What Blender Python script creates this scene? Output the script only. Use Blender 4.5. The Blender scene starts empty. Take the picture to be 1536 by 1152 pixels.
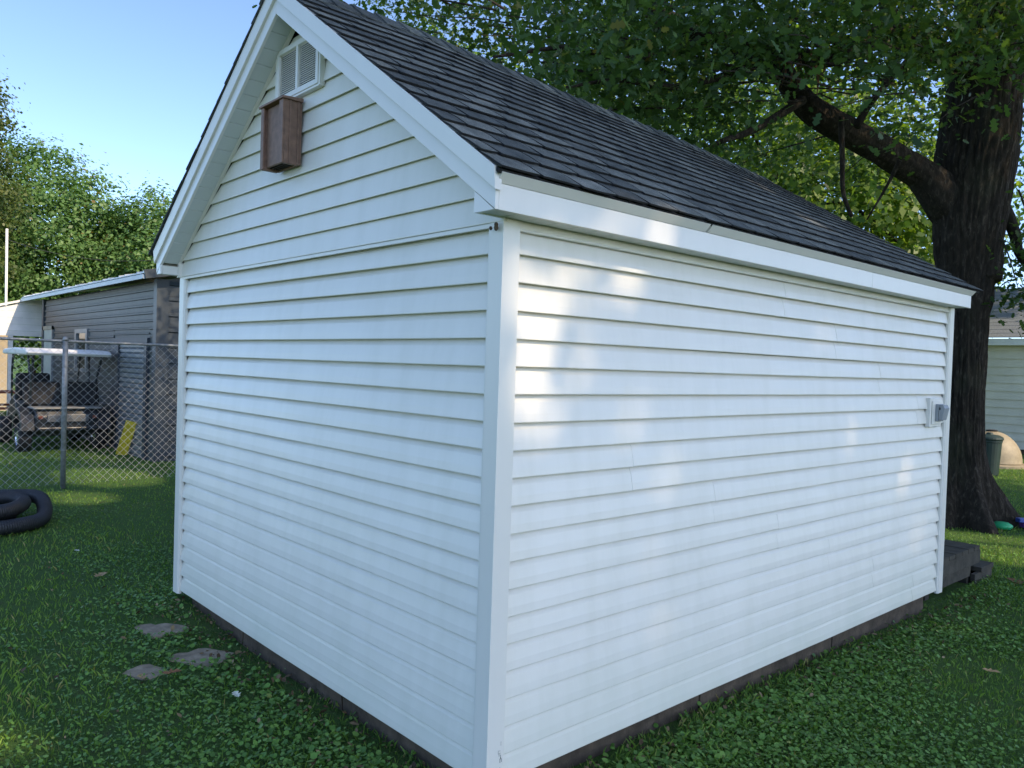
import bpy, math, random
import numpy as np
from mathutils import Vector, Matrix

random.seed(7)
RNG = np.random.default_rng(11)
R = math.radians
scene = bpy.context.scene
COL = scene.collection

# ------------------------------------------------------------------ camera
YAW, PITCH, ROLL = R(-47.82), R(-1.287), R(1.836)
CAM = Vector((2.1042, -1.8437, 1.5257))
fw = Vector((math.sin(YAW) * math.cos(PITCH), math.cos(YAW) * math.cos(PITCH), math.sin(PITCH)))
rt0 = Vector((math.cos(YAW), -math.sin(YAW), 0))
up0 = rt0.cross(fw)
rt = rt0 * math.cos(ROLL) + up0 * math.sin(ROLL)
up = -rt0 * math.sin(ROLL) + up0 * math.cos(ROLL)
cam = bpy.data.cameras.new('camera')
cam.sensor_width = 36.0
cam.lens = 1179.87 / 1536 * 36
cam.clip_start = 0.05
cam.clip_end = 2000
cam_o = bpy.data.objects.new('camera', cam)
COL.objects.link(cam_o)
cam_o.matrix_world = Matrix(((rt.x, up.x, -fw.x, CAM.x), (rt.y, up.y, -fw.y, CAM.y),
                             (rt.z, up.z, -fw.z, CAM.z), (0, 0, 0, 1)))
scene.camera = cam_o

# ------------------------------------------------------------------ sky, sun, exposure
SUN = Vector((0.70, 0.20, 0.60)).normalized()          # towards the sun
world = bpy.data.worlds.new('World')
scene.world = world
world.use_nodes = True
wn = world.node_tree
wn.nodes.clear()
sky = wn.nodes.new('ShaderNodeTexSky')
sky.sky_type = 'NISHITA'
sky.sun_disc = False
sky.sun_elevation = math.asin(SUN.z)
sky.sun_rotation = math.atan2(SUN.x, SUN.y)
sky.air_density = 0.6
sky.dust_density = 0.55
sky.ozone_density = 2.0
bg = wn.nodes.new('ShaderNodeBackground')
bg.inputs['Strength'].default_value = 0.15
wo = wn.nodes.new('ShaderNodeOutputWorld')
wn.links.new(sky.outputs[0], bg.inputs[0])
wn.links.new(bg.outputs[0], wo.inputs[0])

sl = bpy.data.lights.new('sun', 'SUN')
sl.energy = 2.4
sl.angle = R(0.53)
sl.color = (1.0, 0.79, 0.54)
so = bpy.data.objects.new('sun', sl)
COL.objects.link(so)
so.rotation_euler = SUN.to_track_quat('Z', 'Y').to_euler()
so.location = SUN * 40

scene.view_settings.view_transform = 'Standard'
scene.view_settings.look = 'None'
scene.view_settings.gamma = 1.0
scene.view_settings.use_curve_mapping = False
scene.view_settings.exposure = 1.36

# ------------------------------------------------------------------ helpers
def tag(o, label=None, cat=None, group=None, kind=None):
    if label: o['label'] = label
    if cat: o['category'] = cat
    if group: o['group'] = group
    if kind: o['kind'] = kind
    return o

ORG = {}
def thing(name, loc, label, cat, group=None):
    o = bpy.data.objects.new(name, None)
    o.empty_display_size = 0.1
    o.location = loc
    COL.objects.link(o)
    ORG[o.name] = Vector(loc)
    return tag(o, label, cat, group)

class MB:
    """collects polygons in world coordinates"""
    def __init__(s): s.v = []; s.f = []
    def poly(s, pts, faces):
        b = len(s.v); s.v += [tuple(p) for p in pts]; s.f += [tuple(b + i for i in f) for f in faces]; return s
    def box(s, x0, x1, y0, y1, z0, z1):
        return s.poly([(x0,y0,z0),(x1,y0,z0),(x1,y1,z0),(x0,y1,z0),(x0,y0,z1),(x1,y0,z1),(x1,y1,z1),(x0,y1,z1)],
                      [(0,3,2,1),(4,5,6,7),(0,1,5,4),(1,2,6,5),(2,3,7,6),(3,0,4,7)])
    def beam(s, a, b, w, h, upv=(0,0,1)):
        a = Vector(a); b = Vector(b); d = (b - a).normalized(); u = Vector(upv)
        sd = d.cross(u).normalized() * (w / 2); u2 = sd.cross(d).normalized() * (h / 2)
        p = [a - sd - u2, a + sd - u2, a + sd + u2, a - sd + u2, b - sd - u2, b + sd - u2, b + sd + u2, b - sd + u2]
        return s.poly(p, [(0,1,2,3),(7,6,5,4),(0,4,5,1),(1,5,6,2),(2,6,7,3),(3,7,4,0)])
    def prism(s, prof, axis, a, b):
        """prof: list of 2D points (counter-clockwise), extruded along axis from a to b"""
        n = len(prof)
        def P(q, t):
            if axis == 0: return (t, q[0], q[1])
            if axis == 1: return (q[0], t, q[1])
            return (q[0], q[1], t)
        pts = [P(q, a) for q in prof] + [P(q, b) for q in prof]
        fs = [tuple(range(n)), tuple(reversed(range(n, 2 * n)))]
        for i in range(n):
            j = (i + 1) % n
            fs.append((i, i + n, j + n, j))
        return s.poly(pts, fs)
    def tube(s, pts, rad, n=10, cap=True):
        pts = [Vector(p) for p in pts]
        if not hasattr(rad, '__len__'): rad = [rad] * len(pts)
        b = len(s.v); prev = None
        for i, p in enumerate(pts):
            d = (pts[min(i + 1, len(pts) - 1)] - pts[max(i - 1, 0)]).normalized()
            if prev is None:
                u = Vector((0, 0, 1)) if abs(d.z) < .9 else Vector((1, 0, 0))
                u = d.cross(u).normalized()
            else:
                u = (prev - d * prev.dot(d)).normalized()
            prev = u; w = d.cross(u)
            for k in range(n):
                t = 2 * math.pi * k / n
                s.v.append(tuple(p + (u * math.cos(t) + w * math.sin(t)) * rad[i]))
        for i in range(len(pts) - 1):
            for k in range(n):
                k2 = (k + 1) % n
                s.f.append((b + i*n + k, b + i*n + k2, b + (i+1)*n + k2, b + (i+1)*n + k))
        if cap:
            s.f.append(tuple(b + k for k in reversed(range(n))))
            e = b + (len(pts) - 1) * n
            s.f.append(tuple(e + k for k in range(n)))
        return s
    def lathe(s, c, prof, n=20, axis=2):
        """prof: (radius, offset) along axis"""
        b = len(s.v)
        for r_, h in prof:
            for k in range(n):
                t = 2 * math.pi * k / n
                q = (r_ * math.cos(t), r_ * math.sin(t))
                if axis == 2: s.v.append((c[0] + q[0], c[1] + q[1], c[2] + h))
                elif axis == 1: s.v.append((c[0] + q[1], c[1] + h, c[2] + q[0]))
                else: s.v.append((c[0] + h, c[1] + q[0], c[2] + q[1]))
        for i in range(len(prof) - 1):
            for k in range(n):
                k2 = (k + 1) % n
                s.f.append((b + i*n + k, b + i*n + k2, b + (i+1)*n + k2, b + (i+1)*n + k))
        s.f.append(tuple(b + k for k in reversed(range(n))))
        e = b + (len(prof) - 1) * n
        s.f.append(tuple(e + k for k in range(n)))
        return s
    def build(s, name, mat, parent=None, smooth=False, bevel=0.0, origin=None):
        if parent is not None: o0 = ORG[parent.name]
        else: o0 = Vector(origin) if origin else Vector((0, 0, 0))
        me = bpy.data.meshes.new(name)
        me.from_pydata([(v[0] - o0.x, v[1] - o0.y, v[2] - o0.z) for v in s.v], [], s.f)
        me.materials.append(mat)
        if smooth:
            me.polygons.foreach_set('use_smooth', [True] * len(me.polygons))
        ob = bpy.data.objects.new(name, me)
        COL.objects.link(ob)
        if parent is not None: ob.parent = parent
        else: ob.location = o0
        ORG[ob.name] = o0
        if bevel:
            m = ob.modifiers.new('bevel', 'BEVEL'); m.width = bevel; m.segments = 2
            m.limit_method = 'ANGLE'; m.angle_limit = R(40)
        return ob

def npmesh(name, verts, nper, mat, parent=None, rnd=None, origin=(0, 0, 0)):
    """verts (N, nper, 3): N separate polygons of nper corners"""
    N = verts.shape[0]
    me = bpy.data.meshes.new(name)
    o0 = ORG[parent.name] if parent is not None else Vector(origin)
    v = (verts.reshape(-1, 3) - np.array(o0)).astype(np.float32)
    me.vertices.add(N * nper); me.vertices.foreach_set('co', v.ravel())
    me.loops.add(N * nper); me.loops.foreach_set('vertex_index', np.arange(N * nper, dtype=np.int32))
    me.polygons.add(N)
    me.polygons.foreach_set('loop_start', np.arange(0, N * nper, nper, dtype=np.int32))
    me.polygons.foreach_set('loop_total', np.full(N, nper, dtype=np.int32))
    if rnd is not None:
        a = me.attributes.new('rnd', 'FLOAT', 'FACE')
        a.data.foreach_set('value', rnd.astype(np.float32))
    me.update(calc_edges=True)
    me.materials.append(mat)
    ob = bpy.data.objects.new(name, me)
    COL.objects.link(ob)
    if parent is not None: ob.parent = parent
    else: ob.location = o0
    ORG[ob.name] = o0
    return ob

def vnoise(p, seed=0):
    """3D value noise for an (N,3) array, in 0..1"""
    p = np.asarray(p, dtype=np.float64)
    i = np.floor(p).astype(np.int64); f = p - i; f = f * f * (3 - 2 * f)
    def h(a, b, c):
        n = (a * 73856093) ^ (b * 19349663) ^ (c * 83492791) ^ (seed * 2654435761)
        n = (n ^ (n >> 13)) * 1274126177
        n = n ^ (n >> 16)
        return (n & 0xffff) / 65535.0
    out = 0
    for dx in (0, 1):
        for dy in (0, 1):
            for dz in (0, 1):
                w = (f[:, 0] if dx else 1 - f[:, 0]) * (f[:, 1] if dy else 1 - f[:, 1]) * (f[:, 2] if dz else 1 - f[:, 2])
                out = out + w * h(i[:, 0] + dx, i[:, 1] + dy, i[:, 2] + dz)
    return out

def ground_z(x, y):
    x = np.asarray(x, float); y = np.asarray(y, float)
    z = -0.115 - 0.02 * np.clip(y - 3.0, 0, 5)
    z = z + 0.05 * np.exp(-(((x + 3.1) / .6) ** 2 + ((y - .1) / .6) ** 2))
    pts = np.stack([x * .8, y * .8, x * 0], -1).reshape(-1, 3)
    z = z + ((vnoise(pts, 3) - .5) * .03).reshape(z.shape)
    return z
def gz(x, y): return float(ground_z(np.array([x]), np.array([y]))[0])

# ------------------------------------------------------------------ materials
def mat(name, base, rough=.6, spec=.5, metallic=0.0):
    m = bpy.data.materials.new(name); m.use_nodes = True
    nt = m.node_tree; b = nt.nodes['Principled BSDF']
    b.inputs['Base Color'].default_value = (*base, 1); b.inputs['Roughness'].default_value = rough
    b.inputs['Specular IOR Level'].default_value = spec; b.inputs['Metallic'].default_value = metallic
    return m, nt, b
def N(nt, t, **kw):
    n = nt.nodes.new(t)
    for k, v in kw.items(): setattr(n, k, v)
    return n
def coords(nt, scale=(1, 1, 1), kind='world', rot=(0, 0, 0)):
    mp = N(nt, 'ShaderNodeMapping'); mp.inputs['Scale'].default_value = scale; mp.inputs['Rotation'].default_value = rot
    if kind == 'world':
        g = N(nt, 'ShaderNodeNewGeometry'); nt.links.new(g.outputs['Position'], mp.inputs[0])
    else:
        g = N(nt, 'ShaderNodeTexCoord'); nt.links.new(g.outputs['Object'], mp.inputs[0])
    return mp.outputs[0]
def noise(nt, co, scale, detail=4, rough=.55, dist=0.0):
    n = N(nt, 'ShaderNodeTexNoise'); n.inputs['Scale'].default_value = scale
    n.inputs['Detail'].default_value = detail; n.inputs['Roughness'].default_value = rough
    n.inputs['Distortion'].default_value = dist
    nt.links.new(co, n.inputs['Vector']); return n.outputs['Fac']
def ramp(nt, fac, stops):
    r_ = N(nt, 'ShaderNodeValToRGB'); e = r_.color_ramp.elements
    while len(e) < len(stops): e.new(0.5)
    for i, (p, c) in enumerate(stops):
        e[i].position = p; e[i].color = (*c, 1) if len(c) == 3 else c
    nt.links.new(fac, r_.inputs[0]); return r_.outputs[0]
def mix(nt, fac, a, b, blend='MIX'):
    m = N(nt, 'ShaderNodeMix', data_type='RGBA', blend_type=blend)
    for s, v in ((m.inputs[0], fac), (m.inputs[6], a), (m.inputs[7], b)):
        if hasattr(v, 'links'): nt.links.new(v, s)
        elif isinstance(v, (int, float)): s.default_value = v
        else: s.default_value = (*v, 1)
    return m.outputs[2]
def bump(nt, b, h, strength=.3, dist=.01):
    n = N(nt, 'ShaderNodeBump'); n.inputs['Strength'].default_value = strength; n.inputs['Distance'].default_value = dist
    nt.links.new(h, n.inputs['Height']); nt.links.new(n.outputs[0], b.inputs['Normal'])
def maprange(nt, v, a, b, c, d):
    n = N(nt, 'ShaderNodeMapRange'); nt.links.new(v, n.inputs[0])
    for i, q in enumerate((a, b, c, d)): n.inputs[i + 1].default_value = q
    return n.outputs[0]

M = {}
def simple(key, base, rough=.6, var=.12, scale=8, metallic=0.0, spec=.5, bmp=0.0, bscale=60):
    m, nt, b = mat(key, base, rough, spec, metallic)
    co = coords(nt)
    f = noise(nt, co, scale, 5)
    lo = tuple(c * (1 - var) for c in base); hi = tuple(min(1, c * (1 + var)) for c in base)
    nt.links.new(ramp(nt, f, [(.3, lo), (.7, hi)]), b.inputs['Base Color'])
    if bmp:
        bump(nt, b, noise(nt, co, bscale, 4), bmp, .004)
    M[key] = m
    return m

def vinyl(key, base, grain_axis):
    m, nt, b = mat(key, base, .33, .5)
    co = coords(nt)
    # rain streaks, dust and a little green film low on the wall
    st = noise(nt, coords(nt, (9, 9, .8)), 1.0, 5, .6)
    big = noise(nt, co, 1.3, 4, .6)
    c1 = mix(nt, maprange(nt, st, .42, .78, 0, .6), base, tuple(c * k for c, k in zip(base, (.88, .885, .85))))
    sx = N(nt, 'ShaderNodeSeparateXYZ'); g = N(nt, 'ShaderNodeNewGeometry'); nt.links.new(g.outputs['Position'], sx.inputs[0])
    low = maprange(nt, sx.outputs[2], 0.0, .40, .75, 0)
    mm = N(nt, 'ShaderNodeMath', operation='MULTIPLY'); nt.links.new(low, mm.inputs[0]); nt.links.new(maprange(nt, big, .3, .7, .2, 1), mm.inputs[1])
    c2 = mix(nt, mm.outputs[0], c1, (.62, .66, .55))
    spk = noise(nt, coords(nt), 190, 2, .5)
    c3 = mix(nt, maprange(nt, spk, .77, .82, 0, .35), c2, (.25, .24, .2))
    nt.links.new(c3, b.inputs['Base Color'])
    nt.links.new(maprange(nt, big, .3, .7, .27, .42), b.inputs['Roughness'])
    gs = (3, 3, 90)
    h = noise(nt, coords(nt, gs), 1.0, 5, .6, .6)
    wv = noise(nt, coords(nt, (2.2, 2.2, 3)), 1.0, 2, .5)
    ad = N(nt, 'ShaderNodeMath', operation='ADD'); mu = N(nt, 'ShaderNodeMath', operation='MULTIPLY'); mu.inputs[1].default_value = 14
    nt.links.new(wv, mu.inputs[0]); nt.links.new(mu.outputs[0], ad.inputs[0]); nt.links.new(h, ad.inputs[1])
    bump(nt, b, ad.outputs[0], .35, .0006)
    M[key] = m
vinyl('vinyl', (.84, .805, .725), 1)

def trim(key, base, rough):
    m, nt, b = mat(key, base, rough, .5)
    st = noise(nt, coords(nt, (5, 5, 1.2)), 1.0, 5, .6)
    nt.links.new(mix(nt, maprange(nt, st, .45, .8, 0, .4), base, tuple(c * .88 for c in base)), b.inputs['Base Color'])
    bump(nt, b, noise(nt, coords(nt), 2.5, 3), .3, .004)
    M[key] = m
trim('trim', (.82, .79, .72), .36)
trim('fascia', (.82, .79, .73), .30)
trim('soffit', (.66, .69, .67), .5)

def shingle_mat():
    m, nt, b = mat('shingle', (.05, .05, .05), .92, .25)
    co = coords(nt)
    gran = noise(nt, co, 420, 3, .7)
    blot = noise(nt, co, 7, 4, .6)
    streak = noise(nt, coords(nt, (2.2, 9, 2.2)), 1.0, 4, .6)
    oi = N(nt, 'ShaderNodeObjectInfo')
    base = ramp(nt, blot, [(.25, (.088, .094, .090)), (.55, (.148, .156, .148)), (.8, (.225, .230, .215))])
    t = mix(nt, 1.0, base, ramp(nt, oi.outputs['Random'], [(0, (.58, .61, .65)), (.5, (.93, .96, .98)), (1, (1.38, 1.37, 1.34))]), 'MULTIPLY')
    g = mix(nt, 1.0, t, ramp(nt, gran, [(.3, (.35, .35, .35)), (.5, (.9, .9, .9)), (.72, (2.3, 2.25, 2.15))]), 'MULTIPLY')
    s = mix(nt, maprange(nt, streak, .5, .75, 0, .5), g, (.032, .034, .032))
    nt.links.new(s, b.inputs['Base Color'])
    bump(nt, b, gran, .9, .004)
    M['shingle'] = m
shingle_mat()
simple('roof_felt_shadow', (.016, .016, .017), .95)  # felt under the tabs; its near-black also paints the shadow lines between shingles

def leaf_mat(key, stops, trans=.45, rough=.45):
    m = bpy.data.materials.new(key); m.use_nodes = True
    nt = m.node_tree; b = nt.nodes['Principled BSDF']; out = nt.nodes['Material Output']
    at = N(nt, 'ShaderNodeAttribute', attribute_name='rnd')
    col = ramp(nt, at.outputs['Fac'], stops)
    nt.links.new(col, b.inputs['Base Color']); b.inputs['Roughness'].default_value = rough
    b.inputs['Specular IOR Level'].default_value = .35
    tr = N(nt, 'ShaderNodeBsdfTranslucent')
    nt.links.new(mix(nt, 1.0, col, (1.5, 1.5, .55), 'MULTIPLY'), tr.inputs['Color'])
    mx = N(nt, 'ShaderNodeMixShader'); mx.inputs[0].default_value = trans
    nt.links.new(b.outputs[0], mx.inputs[1]); nt.links.new(tr.outputs[0], mx.inputs[2])
    nt.links.new(mx.outputs[0], out.inputs['Surface'])
    M[key] = m
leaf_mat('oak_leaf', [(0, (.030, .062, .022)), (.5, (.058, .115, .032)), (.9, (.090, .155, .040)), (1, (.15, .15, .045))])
leaf_mat('bright_leaf', [(0, (.06, .12, .026)), (.5, (.12, .21, .038)), (1, (.20, .28, .055))], .55)
leaf_mat('far_leaf', [(0, (.055, .115, .034)), (.5, (.108, .215, .065)), (.97, (.175, .29, .095)), (1, (.22, .16, .06))], .4)
leaf_mat('yellow_leaf', [(0, (.04, .07, .02)), (.5, (.085, .125, .03)), (1, (.15, .17, .05))], .4)
leaf_mat('clover', [(0, (.062, .140, .028)), (.5, (.125, .265, .050)), (.9, (.185, .330, .070)), (1, (.28, .34, .085))], .2, .42)
leaf_mat('grass', [(0, (.085, .170, .030)), (.5, (.160, .290, .046)), (.88, (.22, .345, .064)), (1, (.38, .33, .13))], .25, .5)

leaf_mat('litter', [(0, (.07, .045, .025)), (.5, (.15, .095, .05)), (1, (.33, .25, .14))], .1, .8)

def bark_mat(key, c0, c1, sc):
    m, nt, b = mat(key, c0, .95, .2)
    co = coords(nt, (1, 1, .30))
    f = noise(nt, co, 26 * sc, 7, .65, .5)
    mo = noise(nt, coords(nt), 1.7, 4)
    c = ramp(nt, f, [(.3, tuple(x * .45 for x in c0)), (.55, c0), (.75, c1)])
    c = mix(nt, maprange(nt, mo, .55, .75, 0, .35), c, (.06, .065, .035))
    nt.links.new(c, b.inputs['Base Color'])
    bump(nt, b, f, .9, .03)
    M[key] = m
bark_mat('bark', (.036, .029, .022), (.11, .092, .072), 1)
bark_mat('twig', (.05, .042, .034), (.10, .085, .065), 2)
simple('dead_wood', (.16, .085, .04), .9, .4, 14)

def ground_mat():
    m, nt, b = mat('soil_grass', (.03, .05, .02), .95, .2)
    co = coords(nt)
    f = noise(nt, co, 14, 6, .65); g = noise(nt, co, .9, 4); k = noise(nt, co, 140, 4, .7)
    c = ramp(nt, k, [(.3, (.035, .075, .018)), (.55, (.080, .165, .036)), (.75, (.140, .230, .060))])
    d = mix(nt, maprange(nt, f, .52, .72, 0, .7), c, (.085, .080, .042))
    e = mix(nt, maprange(nt, g, .5, .7, 0, .4), d, (.11, .165, .048))
    nt.links.new(e, b.inputs['Base Color'])
    bump(nt, b, k, .8, .03)
    M['ground'] = m
ground_mat()

simple('concrete', (.15, .14, .12), .95, .45, 9, bmp=.6)
simple('stone', (.30, .245, .175), .95, .35, 16, bmp=.8)
simple('foundation', (.080, .060, .042), .95, .45, 11, bmp=.7)
simple('brown_wood', (.23, .130, .088), .62, .22, 30, bmp=.25)
simple('brown_dark', (.035, .018, .012), .8, .2, 30)
simple('deck_wood', (.052, .046, .034), .9, .40, 13, bmp=.5)
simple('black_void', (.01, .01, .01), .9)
simple('vent_dark', (.34, .34, .33), .9)
simple('outlet_grey', (.30, .32, .34), .45, .08, 30)
simple('wall_core', (.25, .24, .22), .9)
simple('galv', (.26, .275, .28), .5, .3, 25, metallic=.4)
simple('galv_wire', (.55, .56, .56), .45, .15, 25, metallic=.4)
simple('pipe_black', (.020, .022, .026), .55, .3, 8)
simple('metal_dark', (.040, .052, .066), .45, .15, 6)
simple('metal_tan', (.060, .070, .070), .5, .18, 5)
simple('metal_roof', (.42, .47, .52), .4, .12, 5)
simple('metal_grey', (.20, .22, .235), .4, .15, 5, metallic=.3)
simple('white_metal', (.78, .76, .72), .5, .08, 5)
simple('tan_wall', (.42, .36, .27), .8, .12, 5)
simple('door_white', (.45, .50, .45), .6, .1, 5)
simple('glass_dark', (.03, .04, .04), .08, .1, 5)
simple('cart_dark', (.022, .025, .03), .4, .2, 10)
simple('cart_grey', (.12, .125, .13), .45, .15, 8)
simple('cart_pale', (.22, .22, .21), .5, .15, 8)
simple('vinyl_black', (.010, .011, .013), .75, .2, 10)
simple('rubber', (.014, .014, .015), .8, .2, 30)
simple('chrome', (.6, .61, .62), .25, .1, 10, metallic=.9)
simple('canopy_white', (.80, .80, .78), .45, .06, 6)
simple('yellow_plastic', (.62, .47, .035), .5, .15, 8)
simple('tan_plastic', (.29, .245, .165), .6, .15, 12, bmp=.3)
simple('bin_green', (.016, .034, .028), .5, .2, 10)
simple('house_siding', (.72, .67, .56), .6, .08, 3)
simple('house_roof', (.16, .18, .20), .9, .25, 30, bmp=.6)
simple('leaf_brown', (.22, .105, .045), .8, .35, 60)
simple('leaf_tan', (.38, .25, .12), .8, .3, 60)
simple('leaf_pale', (.55, .58, .48), .8, .2, 60)
simple('red_wood', (.20, .060, .035), .75, .3, 12)
simple('toy_green', (.03, .40, .16), .4, .1, 30)
simple('toy_purple', (.19, .06, .36), .4, .1, 30)
simple('toy_pink', (.50, .05, .12), .4, .1, 30)
simple('toy_blue', (.05, .09, .38), .4, .1, 30)
simple('toy_white', (.72, .70, .66), .5, .1, 30)
simple('pole_wood', (.36, .30, .22), .9, .25, 6)
simple('wire_black', (.05, .05, .05), .6)
simple('scuff', (.05, .05, .05), .8)
simple('insect_nest', (.10, .075, .05), .95, .4, 80, bmp=.6)

# ================================================================== GROUND
xs = np.concatenate([np.linspace(-300, -20, 15), np.linspace(-18, 12, 101), np.linspace(20, 300, 15)])
ys = np.concatenate([np.linspace(-300, -14, 15), np.linspace(-12, 30, 141), np.linspace(40, 300, 14)])
XX, YY = np.meshgrid(xs, ys)
ZZ = ground_z(XX, YY)
gm = MB()
nx, ny = len(xs), len(ys)
gm.v = list(zip(XX.ravel(), YY.ravel(), ZZ.ravel()))
gm.f = [(j*nx+i, j*nx+i+1, (j+1)*nx+i+1, (j+1)*nx+i) for j in range(ny-1) for i in range(nx-1)]
tag(gm.build('ground', M['ground'], smooth=True), kind='structure')

# ================================================================== SHED
EX = 0.1016
W, L = 3.157, 4.340
XR = -1.573                                   # ridge line
shed = thing('garden_shed', (XR, L / 2, -0.12), 'white vinyl sided garden shed with dark shingled gable roof', 'shed')
# solid core behind the cladding
core = MB()
core.prism([(-W + .036, 0.0), (-.036, 0.0), (-.036, 2.10), (XR, 3.165), (-W + .036, 2.10)], 1, .036, L - .036)
core.build('wall_core', M['wall_core'], shed)

def siding(parent, axis, a, b, z0, n, off=0.0, sgn=1, zclip=None, name='siding_panel', lap=0.0):
    """n clapboard courses in one vinyl panel; axis 'y': on the plane x=0 running a..b in y; axis 'x': on the plane y=0 running a..b in x"""
    m = MB(); seg = max(2, int(abs(b - a) / .22))
    prof = []
    for k in range(n):
        z = z0 + k * EX
        prof += [(-.0262, z - .0005), (-.0250, z + .018), (-.0048, z + .018), (-.0036, z + .0004), (-.0022, z - .0004), (-.0004, z + .0012), (0.0, z + .004), (-.0042, z + EX * .32), (-.0135, z + EX * .74), (-.0256, z + EX - .0005)]
    prof += [(-.0266, z0 + n * EX - .0002), (-.033, z0 + n * EX - .0002), (-.033, z0 - .0005)]
    np_ = len(prof); ph = random.random() * 40
    for i in range(seg + 1):
        t = i / seg; s = a + (b - a) * t
        for q, (d, z) in enumerate(prof):
            wob = .0011 * math.sin(s * 3.1 + ph + z * 7) + .0007 * math.sin(s * 7.7 + ph * 2 + z * 13)
            dz = .0012 * math.sin(s * 1.3 + ph)
            if i in (0, seg): wob *= .3
            dd = d + off + lap + (wob if d > -.0249 else 0)
            m.v.append((dd, s, z + dz) if axis == 'y' else (s, -dd, z + dz))
    for i in range(seg):
        for q in range(np_ - 1):
            f = (i*np_+q, (i+1)*np_+q, (i+1)*np_+q+1, i*np_+q+1)
            m.f.append(f if axis == 'y' else f[::-1])
    m.f.append(tuple(range(np_)) if axis == 'y' else tuple(reversed(range(np_))))
    e = seg * np_
    m.f.append(tuple(e + q for q in reversed(range(np_))) if axis == 'y' else tuple(e + q for q in range(np_)))
    return m.build(name, M['vinyl'], parent)

seams = {0: 3.847, 1: 3.198, 2: 2.59, 3: 1.996, 4: 1.393, 5: .769, 6: 3.80, 7: 3.179, 8: 2.57, 9: 1.972}
for r_ in range(10):
    z0 = r_ * 2 * EX
    sm = seams[r_]
    siding(shed, 'y', .074, sm + .018, z0, 2)
    siding(shed, 'y', sm, L - .072, z0, 2, lap=.0012)
    siding(shed, 'x', -W + .072, -.074, z0, 2)
# narrow top strips and the channel moulding under the soffit
siding(shed, 'y', .074, L - .072, 20 * EX - .001 - .0005 + .001, 1, off=-.002).name = 'siding_panel'
siding(shed, 'x', -W + .072, -.074, 20 * EX, 1, off=-.002)
MB().prism([(-.01, 2.013), (.004, 2.013), (.006, 2.016), (.006, 2.021), (.002, 2.024), (.002, 2.0485), (-.01, 2.0485)], 1, .0745, L - .073).build('channel_moulding', M['trim'], shed)

# corner posts: outer L with a raised centre and stepped lips
def corner_post(cx, cy, sx, sy, z0, z1):
    P = [(.013, .013), (-.058, .013), (-.060, .009), (-.066, .009), (-.068, .006), (-.074, .006), (-.074, -.012),
         (-.0125, -.012), (-.012, -.0125), (-.012, -.074), (.006, -.074), (.006, -.068), (.009, -.066), (.009, -.060), (.013, -.058)]
    prof = [(cx + sx * u, cy + sy * v) for u, v in P]
    if sx * sy > 0: prof = prof[::-1]
    m = MB()
    m.prism(prof, 2, z0, z1)
    return m.build('corner_post', M['trim'], shed, bevel=.0025)
corner_post(0, 0, 1, -1, -.012, 2.047)
corner_post(-W, 0, -1, -1, -.022, 2.047)
corner_post(0, L, 1, 1, -.020, 2.047)
corner_post(-W, L, -1, 1, -.020, 2.047)
# scuff marks low on the near corner post
sc = MB()
for i in range(16):
    y = random.uniform(.040, .060); z = random.uniform(.06, .15) if i < 11 else random.uniform(-.01, .02); h = random.uniform(.004, .018)
    sc.box(.01301, .01318, y, y + random.uniform(.0006, .0022), z, z + h)
sc.build('scuff_mark', M['scuff'], shed)

# left and back walls, plain courses (seen only from beyond)
for r_ in range(10):
    z0 = r_ * 2 * EX
    m = MB()
    for k in range(2):
        z = z0 + k * EX
        m.prism([(-W, z), (-W + .011, z + EX), (-W + .02, z + EX), (-W + .02, z)], 1, .074, L - .074)
    m.build('siding_panel', M['vinyl'], shed)
    m = MB()
    for k in range(2):
        z = z0 + k * EX
        m.prism([(L, z), (L - .011, z + EX), (L - .02, z + EX), (L - .02, z)], 0, -.074, -W + .074)
    m.build('siding_panel', M['vinyl'], shed)

# gable siding: boards that get shorter towards the apex, standing proud of the wall below
SL = .69
def gable_half(z):                            # half width of gable inside the rake trim at height z
    return min(W / 2 + .012, (3.215 - z) / SL)
GY = -.016
z = 2.036; k = 0
while z < 3.13:
    z1 = z + EX
    m = MB()
    def P(x, d, zz): return (x, d, zz)
    for (zz, d) in ((z, GY + .012), (z, GY + .002), (z + .002, GY), (z1, GY + .0112), (z1, GY + .022), (z, GY + .022)):
        h = gable_half(zz)
        m.v.append((XR - h, d, zz))
    nseg = 6
    prof = [(z, GY + .0155), (z + .018, GY + .0150), (z + .018, GY + .0048), (z + .0004, GY + .0036), (z - .0004, GY + .0022), (z + .0012, GY + .0004), (z + .004, GY), (z + EX * .32, GY + .004), (z1, GY + .0150), (z1, GY + .024), (z, GY + .024)]
    m.v = []; n_ = len(prof); ph = random.random() * 20
    for i in range(nseg + 1):
        for zz, d in prof:
            h = gable_half(zz)
            x = XR - h + 2 * h * i / nseg
            m.v.append((x, d + (.0012 * math.sin(x * 3.3 + ph) if d < GY + .0145 else 0), zz))
    for i in range(nseg):
        for q in range(n_):
            q2 = (q + 1) % n_
            m.f.append((i*n_+q, i*n_+q2, (i+1)*n_+q2, (i+1)*n_+q))
    m.f.append(tuple(range(n_))[::-1]); m.f.append(tuple(nseg * n_ + q for q in range(n_)))
    m.build('gable_board', M['vinyl'], shed)
    z = z1; k += 1
MB().box(-W + .06, -.03, GY + .004, GY + .016, 2.020, 2.0345).build('starter_strip', M['trim'], shed)

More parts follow.
